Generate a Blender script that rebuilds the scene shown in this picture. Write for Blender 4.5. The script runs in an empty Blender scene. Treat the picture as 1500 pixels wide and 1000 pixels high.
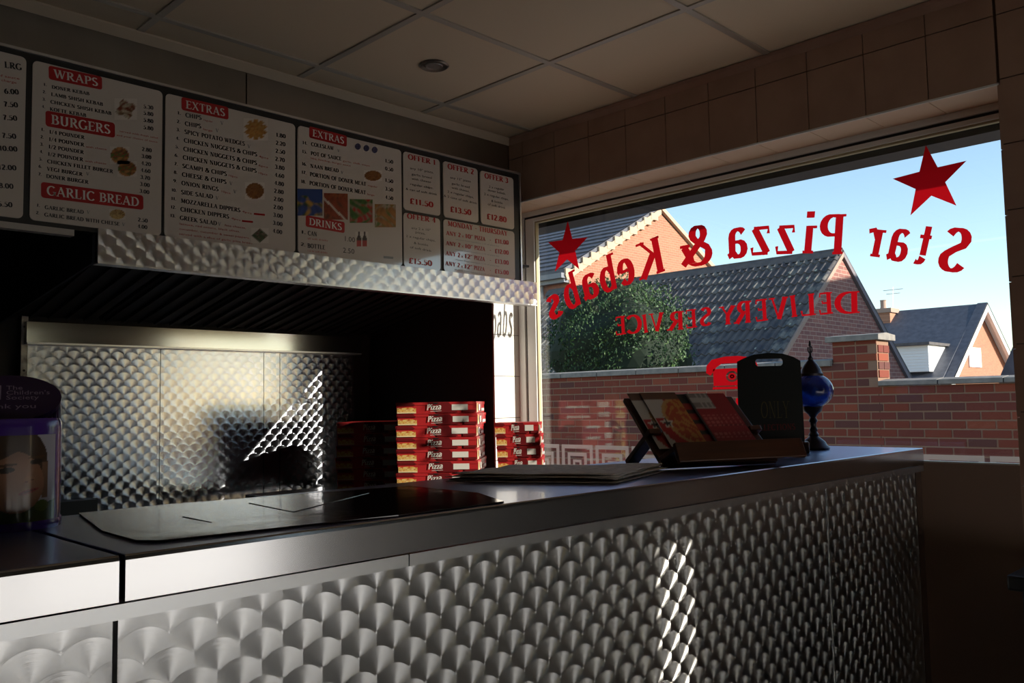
import bpy, bmesh, math, random
from mathutils import Vector, Matrix, Euler
random.seed(7)
sc = bpy.context.scene
C = sc.collection
H0 = 1.25                       # camera height above the floor; "rel" heights below are measured from it
F = 1264.71948
AX = Vector((0.70649296, 0.03753152, 0.7067242))     # world X seen in the camera (right, down, forward)
AY = Vector((-0.70748389, 0.06325036, 0.70389341))
AZ = Vector((-0.01828238, -0.99729172, 0.07123888))

# ---------------------------------------------------------------- camera
cam_d = bpy.data.cameras.new('camera'); cam = bpy.data.objects.new('camera', cam_d); C.objects.link(cam)
right = Vector((AX.x, AY.x, AZ.x)); down = Vector((AX.y, AY.y, AZ.y)); fwd = Vector((AX.z, AY.z, AZ.z))
m = Matrix((( right.x, -down.x, -fwd.x, 0), (right.y, -down.y, -fwd.y, 0), (right.z, -down.z, -fwd.z, H0), (0, 0, 0, 1)))
cam.matrix_world = m
cam_d.sensor_width = 36; cam_d.lens = F/1500*36; cam_d.clip_start = .02; cam_d.clip_end = 400
sc.camera = cam

# ---------------------------------------------------------------- sky, sun, exposure
w = bpy.data.worlds.new('world'); sc.world = w; w.use_nodes = True
nt = w.node_tree; nt.nodes.clear()
sky = nt.nodes.new('ShaderNodeTexSky'); sky.sky_type = 'NISHITA'; sky.sun_disc = False
SUN_DIR = Vector((-.34, 1, -.335)).normalized()
to_sun = -SUN_DIR
sky.sun_elevation = math.asin(to_sun.z); sky.sun_rotation = math.atan2(to_sun.x, to_sun.y)
sky.altitude = 0; sky.air_density = 1.0; sky.dust_density = .12; sky.ozone_density = 1.3
bg = nt.nodes.new('ShaderNodeBackground'); bg.inputs['Strength'].default_value = 0.24
ow = nt.nodes.new('ShaderNodeOutputWorld')
nt.links.new(sky.outputs[0], bg.inputs[0]); nt.links.new(bg.outputs[0], ow.inputs[0])
sd = bpy.data.lights.new('sun', 'SUN'); sd.energy = 9.0; sd.angle = math.radians(.53); sd.color = (1, .9, .77)
sun = bpy.data.objects.new('sun', sd); C.objects.link(sun)
sun.rotation_euler = to_sun.to_track_quat('Z', 'Y').to_euler(); sun.location = (12, -20, 12)
sc.view_settings.view_transform = 'Standard'; sc.view_settings.look = 'None'
sc.view_settings.gamma = 1; sc.view_settings.exposure = 0.3; sc.view_settings.use_curve_mapping = False
sc.cycles.use_denoising = True
sc.cycles.max_bounces = 10; sc.cycles.diffuse_bounces = 5; sc.cycles.glossy_bounces = 5; sc.cycles.transparent_max_bounces = 24
sc.cycles.sample_clamp_indirect = 6; sc.cycles.caustics_reflective = False; sc.cycles.caustics_refractive = False
def portal(name, loc, rot, sx, sy):
    l = bpy.data.lights.new(name, 'AREA'); l.shape = 'RECTANGLE'; l.size = sx; l.size_y = sy; l.energy = 1
    l.cycles.is_portal = True
    o = bpy.data.objects.new(name, l); C.objects.link(o); o.location = loc; o.rotation_euler = rot
portal('window_portal', (3.07, 1.86, 1.5), (0, math.radians(90), 0), 1.5, 2.3)

# ---------------------------------------------------------------- pixel helpers (1500x1000 frame -> points on real planes, heights rel to eye)
def ray(px, py):
    d = Vector((px-750, py-500, F))
    return Vector((AX.dot(d), AY.dot(d), AZ.dot(d)))
def onx(p, x): d = ray(*p); d = d*(x/d.x); return Vector((d.x, d.y, d.z+H0))
def ony(p, y): d = ray(*p); d = d*(y/d.y); return Vector((d.x, d.y, d.z+H0))
def onz(p, z): d = ray(*p); d = d*((z-H0)/d.z); return Vector((d.x, d.y, z))

# ---------------------------------------------------------------- materials
MATS = {}
def mat(name, col, rough=.6, metal=0, spec=.5, bump=None, noise=None, aniso=0, coat=0):
    if name in MATS: return MATS[name]
    M_ = bpy.data.materials.new(name); M_.use_nodes = True; t = M_.node_tree; b = t.nodes['Principled BSDF']
    b.inputs['Base Color'].default_value = (*col, 1); b.inputs['Roughness'].default_value = rough
    b.inputs['Metallic'].default_value = metal; b.inputs['Specular IOR Level'].default_value = spec
    b.inputs['Coat Weight'].default_value = coat; b.inputs['Coat Roughness'].default_value = .08
    tc = None
    if noise or bump: tc = t.nodes.new('ShaderNodeTexCoord')
    if noise:                      # (scale, other colour, detail, stretch)
        n = t.nodes.new('ShaderNodeTexNoise'); n.inputs['Scale'].default_value = noise[0]; n.inputs['Detail'].default_value = noise[2] if len(noise) > 2 else 4
        mp = t.nodes.new('ShaderNodeMapping')
        if len(noise) > 3: mp.inputs['Scale'].default_value = noise[3]
        t.links.new(tc.outputs['Object'], mp.inputs[0]); t.links.new(mp.outputs[0], n.inputs['Vector'])
        r = t.nodes.new('ShaderNodeValToRGB'); r.color_ramp.elements[0].position = .35; r.color_ramp.elements[1].position = .65
        r.color_ramp.elements[0].color = (*col, 1); r.color_ramp.elements[1].color = (*noise[1], 1)
        t.links.new(n.outputs[0], r.inputs[0]); t.links.new(r.outputs[0], b.inputs['Base Color'])
    if bump:
        n2 = t.nodes.new('ShaderNodeTexNoise'); n2.inputs['Scale'].default_value = bump[0]; n2.inputs['Detail'].default_value = 5
        bp = t.nodes.new('ShaderNodeBump'); bp.inputs['Strength'].default_value = bump[1]; bp.inputs['Distance'].default_value = bump[2] if len(bump) > 2 else .005
        t.links.new(tc.outputs['Object'], n2.inputs['Vector']); t.links.new(n2.outputs[0], bp.inputs['Height']); t.links.new(bp.outputs[0], b.inputs['Normal'])
    MATS[name] = M_; return M_

def swirl(name, col, rough, aniso, s=.06, R=.0385, dishk=.13):
    """engine-turned steel: overlapping discs, each brushed in circles, lower rows lapping over upper ones"""
    M_ = bpy.data.materials.new(name); M_.use_nodes = True; t = M_.node_tree; b = t.nodes['Principled BSDF']; L = t.links.new
    def mth(op, a, c=None, d=None):
        n = t.nodes.new('ShaderNodeMath'); n.operation = op
        for i, v in enumerate((a, c, d)):
            if v is None: continue
            if isinstance(v, (int, float)): n.inputs[i].default_value = v
            else: L(v, n.inputs[i])
        return n.outputs[0]
    tc = t.nodes.new('ShaderNodeTexCoord'); sp = t.nodes.new('ShaderNodeSeparateXYZ'); L(tc.outputs['Object'], sp.inputs[0])
    u, v = sp.outputs[0], sp.outputs[2]
    h = s/2
    r0 = mth('FLOOR', mth('DIVIDE', v, h))
    DU = DV = None
    for k in (2, 1, 0, -1):
        r = mth('ADD', r0, k)
        par = mth('FLOORED_MODULO', r, 2.0) if True else None
        hp = mth('MULTIPLY', par, .5)
        cx = mth('MULTIPLY', mth('ADD', mth('FLOOR', mth('ADD', mth('SUBTRACT', mth('DIVIDE', u, s), hp), .5)), hp), s)
        du = mth('SUBTRACT', u, cx); dv = mth('SUBTRACT', v, mth('MULTIPLY', r, h))
        if DU is None: DU, DV = du, dv
        else:
            d2 = mth('ADD', mth('MULTIPLY', du, du), mth('MULTIPLY', dv, dv))
            cov = mth('LESS_THAN', d2, R*R)
            inv = mth('SUBTRACT', 1.0, cov)
            DU = mth('ADD', mth('MULTIPLY', du, cov), mth('MULTIPLY', DU, inv))
            DV = mth('ADD', mth('MULTIPLY', dv, cov), mth('MULTIPLY', DV, inv))
    cb = t.nodes.new('ShaderNodeCombineXYZ'); L(mth('MULTIPLY', DV, -1.0), cb.inputs[0]); L(DU, cb.inputs[2])
    nv = t.nodes.new('ShaderNodeVectorMath'); nv.operation = 'NORMALIZE'; L(cb.outputs[0], nv.inputs[0])
    L(nv.outputs[0], b.inputs['Tangent'])
    rad = mth('SQRT', mth('ADD', mth('MULTIPLY', DU, DU), mth('MULTIPLY', DV, DV)))
    # each disc is dished very slightly and its rim is a fine ridge; rings of scratches around the centre
    ring = t.nodes.new('ShaderNodeTexNoise'); ring.inputs['Scale'].default_value = 900; ring.inputs['Detail'].default_value = 3
    cr = t.nodes.new('ShaderNodeCombineXYZ'); L(rad, cr.inputs[0]); L(cr.outputs[0], ring.inputs['Vector'])
    bp = t.nodes.new('ShaderNodeBump'); bp.inputs['Strength'].default_value = .9; bp.inputs['Distance'].default_value = 1.0
    dish = mth('MULTIPLY', mth('MULTIPLY', rad, rad), dishk)
    L(mth('ADD', dish, mth('MULTIPLY', ring.outputs[0], .00006)), bp.inputs['Height']); L(bp.outputs[0], b.inputs['Normal'])
    smudge = t.nodes.new('ShaderNodeTexNoise'); smudge.inputs['Scale'].default_value = 3; smudge.inputs['Detail'].default_value = 6; L(tc.outputs['Object'], smudge.inputs['Vector'])
    mr = t.nodes.new('ShaderNodeMapRange'); mr.inputs['To Min'].default_value = rough*.85; mr.inputs['To Max'].default_value = rough*1.2
    L(smudge.outputs[0], mr.inputs[0]); L(mr.outputs[0], b.inputs['Roughness'])
    b.inputs['Base Color'].default_value = (*col, 1); b.inputs['Metallic'].default_value = 1
    b.inputs['Anisotropic'].default_value = aniso
    return M_

def glass_mat():
    M_ = bpy.data.materials.new('thin_glass'); M_.use_nodes = True; t = M_.node_tree; t.nodes.clear()
    tr = t.nodes.new('ShaderNodeBsdfTransparent'); tr.inputs[0].default_value = (.97, .985, .98, 1)
    gl = t.nodes.new('ShaderNodeBsdfGlossy'); gl.inputs['Roughness'].default_value = 0; gl.inputs[0].default_value = (1, 1, 1, 1)
    ge = t.nodes.new('ShaderNodeNewGeometry'); dt = t.nodes.new('ShaderNodeVectorMath'); dt.operation = 'DOT_PRODUCT'   # Schlick reflectance, same from both sides of the pane
    t.links.new(ge.outputs['Incoming'], dt.inputs[0]); t.links.new(ge.outputs['Normal'], dt.inputs[1])
    def mt(op, a, c):
        n = t.nodes.new('ShaderNodeMath'); n.operation = op
        for i, v in enumerate((a, c)):
            if isinstance(v, (int, float)): n.inputs[i].default_value = v
            elif v is not None: t.links.new(v, n.inputs[i])
        return n.outputs[0]
    ab = mt('ABSOLUTE', dt.outputs['Value'], None); fac = mt('ADD', mt('MULTIPLY', mt('POWER', mt('SUBTRACT', 1.0, ab), 5.0), .96), .04)
    mx = t.nodes.new('ShaderNodeMixShader'); o = t.nodes.new('ShaderNodeOutputMaterial')
    t.links.new(fac, mx.inputs[0]); t.links.new(tr.outputs[0], mx.inputs[1]); t.links.new(gl.outputs[0], mx.inputs[2]); t.links.new(mx.outputs[0], o.inputs[0])
    return M_
def vinyl(name, col, trans, clear=0):
    M_ = bpy.data.materials.new(name); M_.use_nodes = True; t = M_.node_tree; t.nodes.clear()
    d = t.nodes.new('ShaderNodeBsdfDiffuse'); d.inputs[0].default_value = (*col, 1)
    tl = t.nodes.new('ShaderNodeBsdfTranslucent'); tl.inputs[0].default_value = (*col, 1)
    mx = t.nodes.new('ShaderNodeMixShader'); mx.inputs[0].default_value = trans
    t.links.new(d.outputs[0], mx.inputs[1]); t.links.new(tl.outputs[0], mx.inputs[2]); o = t.nodes.new('ShaderNodeOutputMaterial')
    last = mx.outputs[0]
    if clear:
        tp = t.nodes.new('ShaderNodeBsdfTransparent'); m2 = t.nodes.new('ShaderNodeMixShader'); m2.inputs[0].default_value = clear
        t.links.new(last, m2.inputs[1]); t.links.new(tp.outputs[0], m2.inputs[2]); last = m2.outputs[0]
    t.links.new(last, o.inputs[0]); return M_
def vcol_mat(name, rough=.4, coat=0):
    M_ = bpy.data.materials.new(name); M_.use_nodes = True; t = M_.node_tree; b = t.nodes['Principled BSDF']
    a = t.nodes.new('ShaderNodeVertexColor'); a.layer_name = 'Print'; t.links.new(a.outputs[0], b.inputs['Base Color'])
    b.inputs['Roughness'].default_value = rough; b.inputs['Coat Weight'].default_value = coat; b.inputs['Coat Roughness'].default_value = .08
    return M_
def brickwork(name, c1, c2, mortar, bw=.225, bh=.075, plane='XZ', bump=.5):
    M_ = bpy.data.materials.new(name); M_.use_nodes = True; t = M_.node_tree; b = t.nodes['Principled BSDF']; b.inputs['Roughness'].default_value = .9
    tc = t.nodes.new('ShaderNodeTexCoord'); sp = t.nodes.new('ShaderNodeSeparateXYZ'); cb = t.nodes.new('ShaderNodeCombineXYZ')
    t.links.new(tc.outputs['Object'], sp.inputs[0]); t.links.new(sp.outputs[0 if plane == 'XZ' else 1], cb.inputs[0]); t.links.new(sp.outputs[2], cb.inputs[1])
    k = t.nodes.new('ShaderNodeTexBrick'); k.inputs['Scale'].default_value = 1; k.inputs['Brick Width'].default_value = bw; k.inputs['Row Height'].default_value = bh
    k.inputs['Mortar Size'].default_value = .006; k.inputs['Color1'].default_value = (*c1, 1); k.inputs['Color2'].default_value = (*c2, 1); k.inputs['Mortar'].default_value = (*mortar, 1)
    t.links.new(cb.outputs[0], k.inputs['Vector']); t.links.new(k.outputs[0], b.inputs['Base Color'])
    return M_

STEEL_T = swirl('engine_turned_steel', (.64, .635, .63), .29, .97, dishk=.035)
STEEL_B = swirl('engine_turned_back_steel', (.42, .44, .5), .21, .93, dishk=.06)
STEEL = mat('brushed_steel', (.5, .49, .48), .17, 1, noise=(4, (.5, .49, .48), 5, (1, 1, 30)))
STEEL_S = mat('polished_steel', (.5, .5, .52), .13, 1, noise=(3, (.42, .42, .44), 5), bump=(3, .05, .002))
APRON = mat('apron_steel', (.55, .54, .54), .17, 1, noise=(2, (.5, .49, .49), 5), bump=(2, .06, .002))
STEEL_D = mat('dark_steel', (.03, .03, .03), .6, .5)  # one even near-black for the hood inside and the range
ALU = mat('aluminium_trim', (.7, .7, .7), .35, 1)
BLACK = mat('black_paint', (.012, .012, .012), .45)
DARK_WALL = mat('dark_back_wall', (.03, .028, .027), .7)
GLASS = glass_mat()
RED_V = vinyl('red_window_vinyl', (.62, .006, .012), .62)
FROST = vinyl('frosted_vinyl', (.66, .64, .62), .3, .42)
FILM = vinyl('added_glow_film', (.80, .83, .88), .68)  # film added behind the camera to glow softly in the sun
WHITE_PVC = mat('white_frame', (.78, .78, .76), .35)
TILE = mat('peach_wall_tile', (.42, .26, .19), .3, noise=(9, (.37, .22, .16), 6))
TILE_LIT = mat('lit_soffit_tile', (.8, .6, .43), .3)  # wall tile lightened to carry the bounce light on the soffit
GROUT = mat('grout', (.13, .08, .06), .9)
CEIL = mat('ceiling_tile', (.78, .65, .48), .75, bump=(120, .15, .002))
GRID = mat('ceiling_grid_metal', (.5, .46, .4), .35, .3)
WORK = mat('worktop_steel', (.38, .45, .7), .3, 1, coat=.3, noise=(2, (.35, .42, .66), 5), bump=(2, .08, .002))  # blue put into the steel for the sky it reflects

# ---------------------------------------------------------------- mesh builder
class MB:
    def __init__(s): s.v = []; s.f = []; s.m = []; s.ms = []; s.cur = 0
    def use(s, material):
        if material not in s.ms: s.ms.append(material)
        s.cur = s.ms.index(material); return s
    def face(s, pts):
        n = len(s.v); s.v += [tuple(p) for p in pts]; s.f.append(tuple(range(n, n+len(pts)))); s.m.append(s.cur); return s
    def add(s, vs, fs):
        n = len(s.v); s.v += [tuple(p) for p in vs]
        for f in fs: s.f.append(tuple(i+n for i in f)); s.m.append(s.cur)
        return s
    def box(s, x0, x1, y0, y1, z0, z1, M=None):
        vs = [Vector((x, y, z)) for x in (x0, x1) for y in (y0, y1) for z in (z0, z1)]
        if M is not None: vs = [M @ p for p in vs]
        return s.add(vs, [(0, 1, 3, 2), (4, 6, 7, 5), (0, 4, 5, 1), (2, 3, 7, 6), (0, 2, 6, 4), (1, 5, 7, 3)])
    def prism(s, poly, axis, a, b):          # poly of 2D points, extruded along axis from a to b
        def P(q, t): return {'x': (t, q[0], q[1]), 'y': (q[0], t, q[1]), 'z': (q[0], q[1], t)}[axis]
        n = len(poly); vs = [P(q, a) for q in poly] + [P(q, b) for q in poly]
        fs = [tuple(range(n)), tuple(range(2*n-1, n-1, -1))] + [(i, i+n, (i+1) % n+n, (i+1) % n) for i in range(n)]
        return s.add(vs, fs)
    def tube(s, a, b, r0, r1=None, n=10):
        r1 = r0 if r1 is None else r1; a = Vector(a); b = Vector(b); d = (b-a).normalized(); q = d.to_track_quat('Z', 'Y')
        vs = [a + q @ Vector((r0*math.cos(2*math.pi*i/n), r0*math.sin(2*math.pi*i/n), 0)) for i in range(n)] + [b + q @ Vector((r1*math.cos(2*math.pi*i/n), r1*math.sin(2*math.pi*i/n), 0)) for i in range(n)]
        return s.add(vs, [tuple(range(n-1, -1, -1)), tuple(range(n, 2*n))] + [(i, (i+1) % n, (i+1) % n+n, i+n) for i in range(n)])
    def lathe(s, prof, c=(0, 0, 0), n=28):
        vs = []; fs = []
        for r, z in prof:
            for i in range(n): vs.append((c[0]+r*math.cos(2*math.pi*i/n), c[1]+r*math.sin(2*math.pi*i/n), c[2]+z))
        for k in range(len(prof)-1):
            for i in range(n): fs.append((k*n+i, k*n+(i+1) % n, (k+1)*n+(i+1) % n, (k+1)*n+i))
        fs.append(tuple(range(n-1, -1, -1))); fs.append(tuple((len(prof)-1)*n+i for i in range(n)))
        return s.add(vs, fs)
    def build(s, name, material=None, parent=None, smooth=False, bevel=0, normals=True, M=None):
        me = bpy.data.meshes.new(name); me.from_pydata(s.v, [], s.f); me.validate(verbose=False)
        if s.ms:
            for q in s.ms: me.materials.append(q)
            if len(me.polygons) == len(s.m): me.polygons.foreach_set('material_index', s.m)
        else: me.materials.append(material)
        if normals:
            bm = bmesh.new(); bm.from_mesh(me); bmesh.ops.recalc_face_normals(bm, faces=bm.faces); bm.to_mesh(me); bm.free()
        if smooth: me.polygons.foreach_set('use_smooth', [True]*len(me.polygons))
        me.update()
        o = bpy.data.objects.new(name, me); C.objects.link(o)
        if parent is not None: o.parent = parent
        if bevel:
            b = o.modifiers.new('bevel', 'BEVEL'); b.width = bevel; b.segments = 2; b.limit_method = 'ANGLE'
        if smooth:
            try: me.set_sharp_from_angle(angle=math.radians(40))
            except Exception: pass
        return o
def B(name, x0, x1, y0, y1, z0, z1, material, parent=None, bevel=0): return MB().box(x0, x1, y0, y1, z0, z1).build(name, material, parent, bevel=bevel)
def empty(name, loc=(0, 0, 0), rz=0):
    o = bpy.data.objects.new(name, None); C.objects.link(o); o.location = loc; o.rotation_euler = (0, 0, rz); o.empty_display_size = .1; return o
def tag(o, label=None, cat=None, group=None, kind=None):
    if label: o['label'] = label
    if cat: o['category'] = cat
    if group: o['group'] = group
    if kind: o['kind'] = kind
    return o
def inst(name, mesh, parent, loc=(0, 0, 0), rot=(0, 0, 0), scl=None):
    o = bpy.data.objects.new(name, mesh); C.objects.link(o); o.parent = parent; o.location = loc; o.rotation_euler = rot
    if scl: o.scale = scl
    return o
def copy_tree(o, parent=None):
    c = o.copy(); C.objects.link(c); c.parent = parent
    for ch in list(o.children): copy_tree(ch, c)
    return c
def painted(name, fn, nu, nv, place, material, parent=None):
    """a printed picture: grid mesh laid on a real surface, colours from fn(u, v)"""
    vs = [tuple(place(i/nu, j/nv)) for j in range(nv+1) for i in range(nu+1)]
    fs = [(j*(nu+1)+i, j*(nu+1)+i+1, (j+1)*(nu+1)+i+1, (j+1)*(nu+1)+i) for j in range(nv) for i in range(nu)]
    me = bpy.data.meshes.new(name); me.from_pydata(vs, [], fs)
    ca = me.color_attributes.new('Print', 'FLOAT_COLOR', 'POINT')
    buf = []
    for j in range(nv+1):
        for i in range(nu+1): buf += [*fn(i/nu, j/nv), 1]
    ca.data.foreach_set('color', buf); me.materials.append(material); me.update()
    o = bpy.data.objects.new(name, me); C.objects.link(o)
    if parent is not None: o.parent = parent
    return o
def lin(r, g, b): return tuple(((c/255)/12.92 if c/255 <= .04045 else ((c/255+.055)/1.055)**2.4) for c in (r, g, b))
# ---------------------------------------------------------------- a small serif alphabet drawn with strokes (cap height 1)
def arc(cx, cy, rx, ry, a0, a1, n=None):
    n = n or max(4, int(abs(a1-a0)/18)); return [(cx+rx*math.cos(math.radians(a0+(a1-a0)*i/n)), cy+ry*math.sin(math.radians(a0+(a1-a0)*i/n))) for i in range(n+1)]
K, N, V = .15, .065, None    # thick stem, thin hairline, pen-modulated curve
GL = {
 ' ': (.35, [], []),
 'A': (.80, [(N, [(.1, 0), (.4, 1)]), (K, [(.38, 1), (.7, 0)]), (N, [(.2, .33), (.6, .33)])], [(.1, 0), (.7, 0)]),
 'B': (.68, [(K, [(.16, 0), (.16, 1)]), (V, [(.16, .97)] + arc(.32, .745, .2, .225, 90, -90) + [(.16, .52)]), (V, [(.16, .52), (.3, .52)] + arc(.34, .275, .25, .245, 90, -90) + [(.16, .03)])], [(.12, 0), (.12, 1)]),
 'C': (.74, [(V, arc(.42, .5, .34, .48, 42, 318))], []),
 'D': (.80, [(K, [(.16, 0), (.16, 1)]), (V, [(.16, .97)] + arc(.34, .5, .37, .47, 90, -90) + [(.16, .03)])], [(.12, 0), (.12, 1)]),
 'E': (.64, [(K, [(.16, 0), (.16, 1)]), (N, [(.16, .97), (.56, .97), (.57, .8)]), (N, [(.16, .52), (.46, .52), (.46, .62)]), (N, [(.16, .03), (.57, .03), (.6, .22)])], [(.12, 0), (.12, 1)]),
 'F': (.60, [(K, [(.16, 0), (.16, 1)]), (N, [(.16, .97), (.55, .97), (.56, .8)]), (N, [(.16, .52), (.44, .52), (.44, .42)])], [(.16, 0), (.12, 1)]),
 'G': (.80, [(V, arc(.42, .5, .34, .48, 45, 330)), (K, [(.68, .05), (.68, .42)])], [(.68, .42)]),
 'H': (.84, [(K, [(.16, 0), (.16, 1)]), (K, [(.66, 0), (.66, 1)]), (N, [(.16, .52), (.66, .52)])], [(.16, 0), (.16, 1), (.66, 0), (.66, 1)]),
 'I': (.38, [(K, [(.19, 0), (.19, 1)])], [(.19, 0), (.19, 1)]),
 'J': (.46, [(K, [(.28, .2), (.28, 1)]), (V, arc(.12, .2, .16, .2, 0, -110))], [(.28, 1)]),
 'K': (.78, [(K, [(.16, 0), (.16, 1)]), (N, [(.16, .4), (.62, 1)]), (K, [(.3, .56), (.7, 0)])], [(.16, 0), (.16, 1), (.62, 1), (.7, 0)]),
 'L': (.62, [(K, [(.16, 0), (.16, 1)]), (N, [(.16, .03), (.55, .03), (.58, .24)])], [(.12, 0), (.16, 1)]),
 'M': (.98, [(N, [(.14, 0), (.18, 1)]), (K, [(.2, 1), (.48, .1)]), (N, [(.48, .1), (.78, 1)]), (K, [(.8, 0), (.8, 1)])], [(.14, 0), (.14, 1), (.8, 0), (.84, 1)]),
 'N': (.84, [(N, [(.15, 0), (.15, 1)]), (K, [(.17, 1), (.66, 0)]), (N, [(.68, 0), (.68, 1)])], [(.15, 0), (.12, 1), (.68, 1)]),
 'O': (.84, [(V, arc(.42, .5, .33, .48, 0, 360, 24))], []),
 'P': (.64, [(K, [(.16, 0), (.16, 1)]), (V, [(.16, .97)] + arc(.33, .73, .22, .24, 90, -90) + [(.16, .49)])], [(.16, 0), (.12, 1)]),
 'Q': (.84, [(V, arc(.42, .5, .33, .48, 0, 360, 24)), (N, [(.42, .1), (.8, -.15)])], []),
 'R': (.74, [(K, [(.16, 0), (.16, 1)]), (V, [(.16, .97)] + arc(.33, .74, .21, .23, 90, -90) + [(.16, .51)]), (K, [(.34, .5), (.66, 0)])], [(.16, 0), (.12, 1), (.68, 0)]),
 'S': (.58, [(V, arc(.29, .74, .19, .23, 30, 180, 8) + [(.14, .62), (.3, .52), (.44, .4)] + arc(.29, .26, .2, .23, 20, -155, 10))], []),
 'T': (.72, [(K, [(.36, 0), (.36, 1)]), (N, [(.06, .78), (.08, .97), (.64, .97), (.66, .78)])], [(.36, 0)]),
 'U': (.82, [(V, [(.18, 1), (.18, .3)] + arc(.41, .3, .23, .28, 180, 360) + [(.64, 1)])], [(.18, 1), (.64, 1)]),
 'V': (.78, [(K, [(.12, 1), (.4, 0)]), (N, [(.4, 0), (.68, 1)])], [(.12, 1), (.68, 1)]),
 'W': (1.08, [(K, [(.1, 1), (.34, 0)]), (N, [(.34, 0), (.55, 1)]), (K, [(.52, 1), (.75, 0)]), (N, [(.75, 0), (.98, 1)])], [(.1, 1), (.53, 1), (.98, 1)]),
 'X': (.76, [(K, [(.12, 1), (.66, 0)]), (N, [(.1, 0), (.62, 1)])], [(.12, 1), (.66, 0), (.1, 0), (.62, 1)]),
 'Y': (.74, [(K, [(.1, 1), (.37, .48), (.37, 0)]), (N, [(.37, .48), (.64, 1)])], [(.1, 1), (.64, 1), (.37, 0)]),
 'Z': (.68, [(N, [(.12, .8), (.12, .97), (.58, .97)]), (K, [(.55, .97), (.1, .03)]), (N, [(.1, .03), (.6, .03), (.62, .22)])], []),
 '0': (.6, [(V, arc(.3, .5, .22, .48, 0, 360, 20))], []),
 '1': (.42, [(K, [(.22, 0), (.22, 1)]), (N, [(.22, .97), (.08, .88)])], [(.22, 0)]),
 '2': (.58, [(V, arc(.28, .74, .19, .24, 160, -30, 9) + [(.1, .04)]), (K*.8, [(.08, .05), (.52, .05)])], []),
 '3': (.56, [(V, arc(.26, .75, .19, .23, 150, -80, 9)), (V, arc(.26, .27, .22, .25, 85, -150, 10))], []),
 '4': (.6, [(N, [(.42, .98), (.06, .32), (.56, .32)]), (K, [(.42, 0), (.42, 1)])], []),
 '5': (.56, [(N, [(.48, .96), (.16, .96), (.13, .55)]), (V, arc(.25, .32, .22, .3, 115, -150, 10))], []),
 '6': (.6, [(V, [(.46, .95)] + arc(.52, .32, .44, .66, 105, 180, 6)), (V, arc(.3, .3, .21, .29, 0, 360, 16))], []),
 '7': (.56, [(K*.8, [(.08, .95), (.5, .95)]), (V, [(.5, .95), (.3, .4), (.24, 0)])], []),
 '8': (.58, [(V, arc(.29, .76, .17, .22, 0, 360, 14)), (V, arc(.29, .28, .21, .27, 0, 360, 16))], []),
 '9': (.6, [(V, arc(.3, .7, .21, .28, 0, 360, 16)), (V, arc(.08, .68, .44, .66, 0, -75, 6))], []),
 '.': (.24, [(.15, [(.12, 0), (.12, .15)])], []), ',': (.24, [(.12, [(.14, .12), (.08, -.14)])], []),
 '-': (.4, [(.08, [(.08, .4), (.34, .4)])], []), '/': (.5, [(.07, [(.06, -.05), (.44, 1.05)])], []), '"': (.34, [(.07, [(.1, 1), (.1, .75)]), (.07, [(.24, 1), (.24, .75)])], []),
 '&': (.86, [(V, [(.76, .5), (.6, .2)] + arc(.36, .26, .28, .26, -40, -190, 10) + [(.12, .42), (.42, .62)] + arc(.36, .8, .16, .18, -30, 190, 9) + [(.24, .66), (.8, .02)]), (N, [(.6, .52), (.88, .52)])], []),
 '£': (.66, [(V, arc(.4, .72, .19, .25, 20, 180, 8) + [(.24, .2), (.1, .04)]), (K*.7, [(.08, .05), (.58, .05)]), (N, [(.08, .45), (.48, .45)])], []),
 't': (.42, [(K*.9, [(.18, .2), (.18, .86)]), (N, [(.04, .62), (.36, .62)]), (V, arc(.3, .18, .13, .15, 190, 300, 5))], []),
 'a': (.56, [(V, arc(.24, .48, .18, .17, 150, 0, 7) + [(.42, .1), (.54, .04)]), (V, [(.42, .36)] + arc(.24, .19, .17, .17, 90, 300, 9) + [(.42, .14)])], []),
 'r': (.46, [(K*.9, [(.14, 0), (.14, .64)]), (V, [(.16, .46), (.28, .62), (.42, .58)])], [(.14, 0), (.1, .64)]),
 'i': (.30, [(K*.9, [(.15, 0), (.15, .64)]), (.15, [(.15, .82), (.15, .97)])], [(.15, 0), (.1, .64)]),
 'z': (.50, [(N, [(.06, .48), (.06, .62), (.44, .62)]), (K*.9, [(.42, .62), (.08, .03)]), (N, [(.06, .03), (.46, .03), (.48, .18)])], []),
 'e': (.54, [(N, [(.1, .36), (.46, .36)]), (V, [(.45, .36)] + arc(.28, .33, .19, .31, 10, 320, 14))], []),
 'b': (.60, [(K*.9, [(.14, 0), (.14, 1)]), (V, [(.14, .5)] + arc(.32, .33, .2, .31, 120, -120, 10) + [(.14, .08)])], [(.09, 1)]),
 's': (.44, [(V, arc(.22, .47, .14, .16, 30, 190, 7) + [(.22, .33), (.32, .26)] + arc(.21, .17, .15, .15, 15, -155, 8))], []),
}
def glyph(ch, bold=1.0):
    adv, strokes, serifs = GL[ch]; out = []
    for wd, pts in strokes:
        n = len(pts)
        if n < 2: continue
        L_, R_ = [], []
        for i in range(n):
            a = pts[max(0, i-1)]; b = pts[min(n-1, i+1)]
            dx, dy = b[0]-a[0], b[1]-a[1]; l = math.hypot(dx, dy) or 1; dx /= l; dy /= l
            wv = wd if wd else .06+.1*abs(dy)
            wv *= bold
            nx, ny = -dy*wv/2, dx*wv/2
            L_.append((pts[i][0]+nx, pts[i][1]+ny)); R_.append((pts[i][0]-nx, pts[i][1]-ny))
        for i in range(n-1): out.append([R_[i], R_[i+1], L_[i+1], L_[i]])
    for x, y in serifs:
        t = .05*bold; y0 = y if y <= 0 else y-t
        out.append([(x-.13, y0), (x+.13, y0), (x+.13, y0+t), (x-.13, y0+t)])
    return adv, out
_bf = {}
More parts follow.
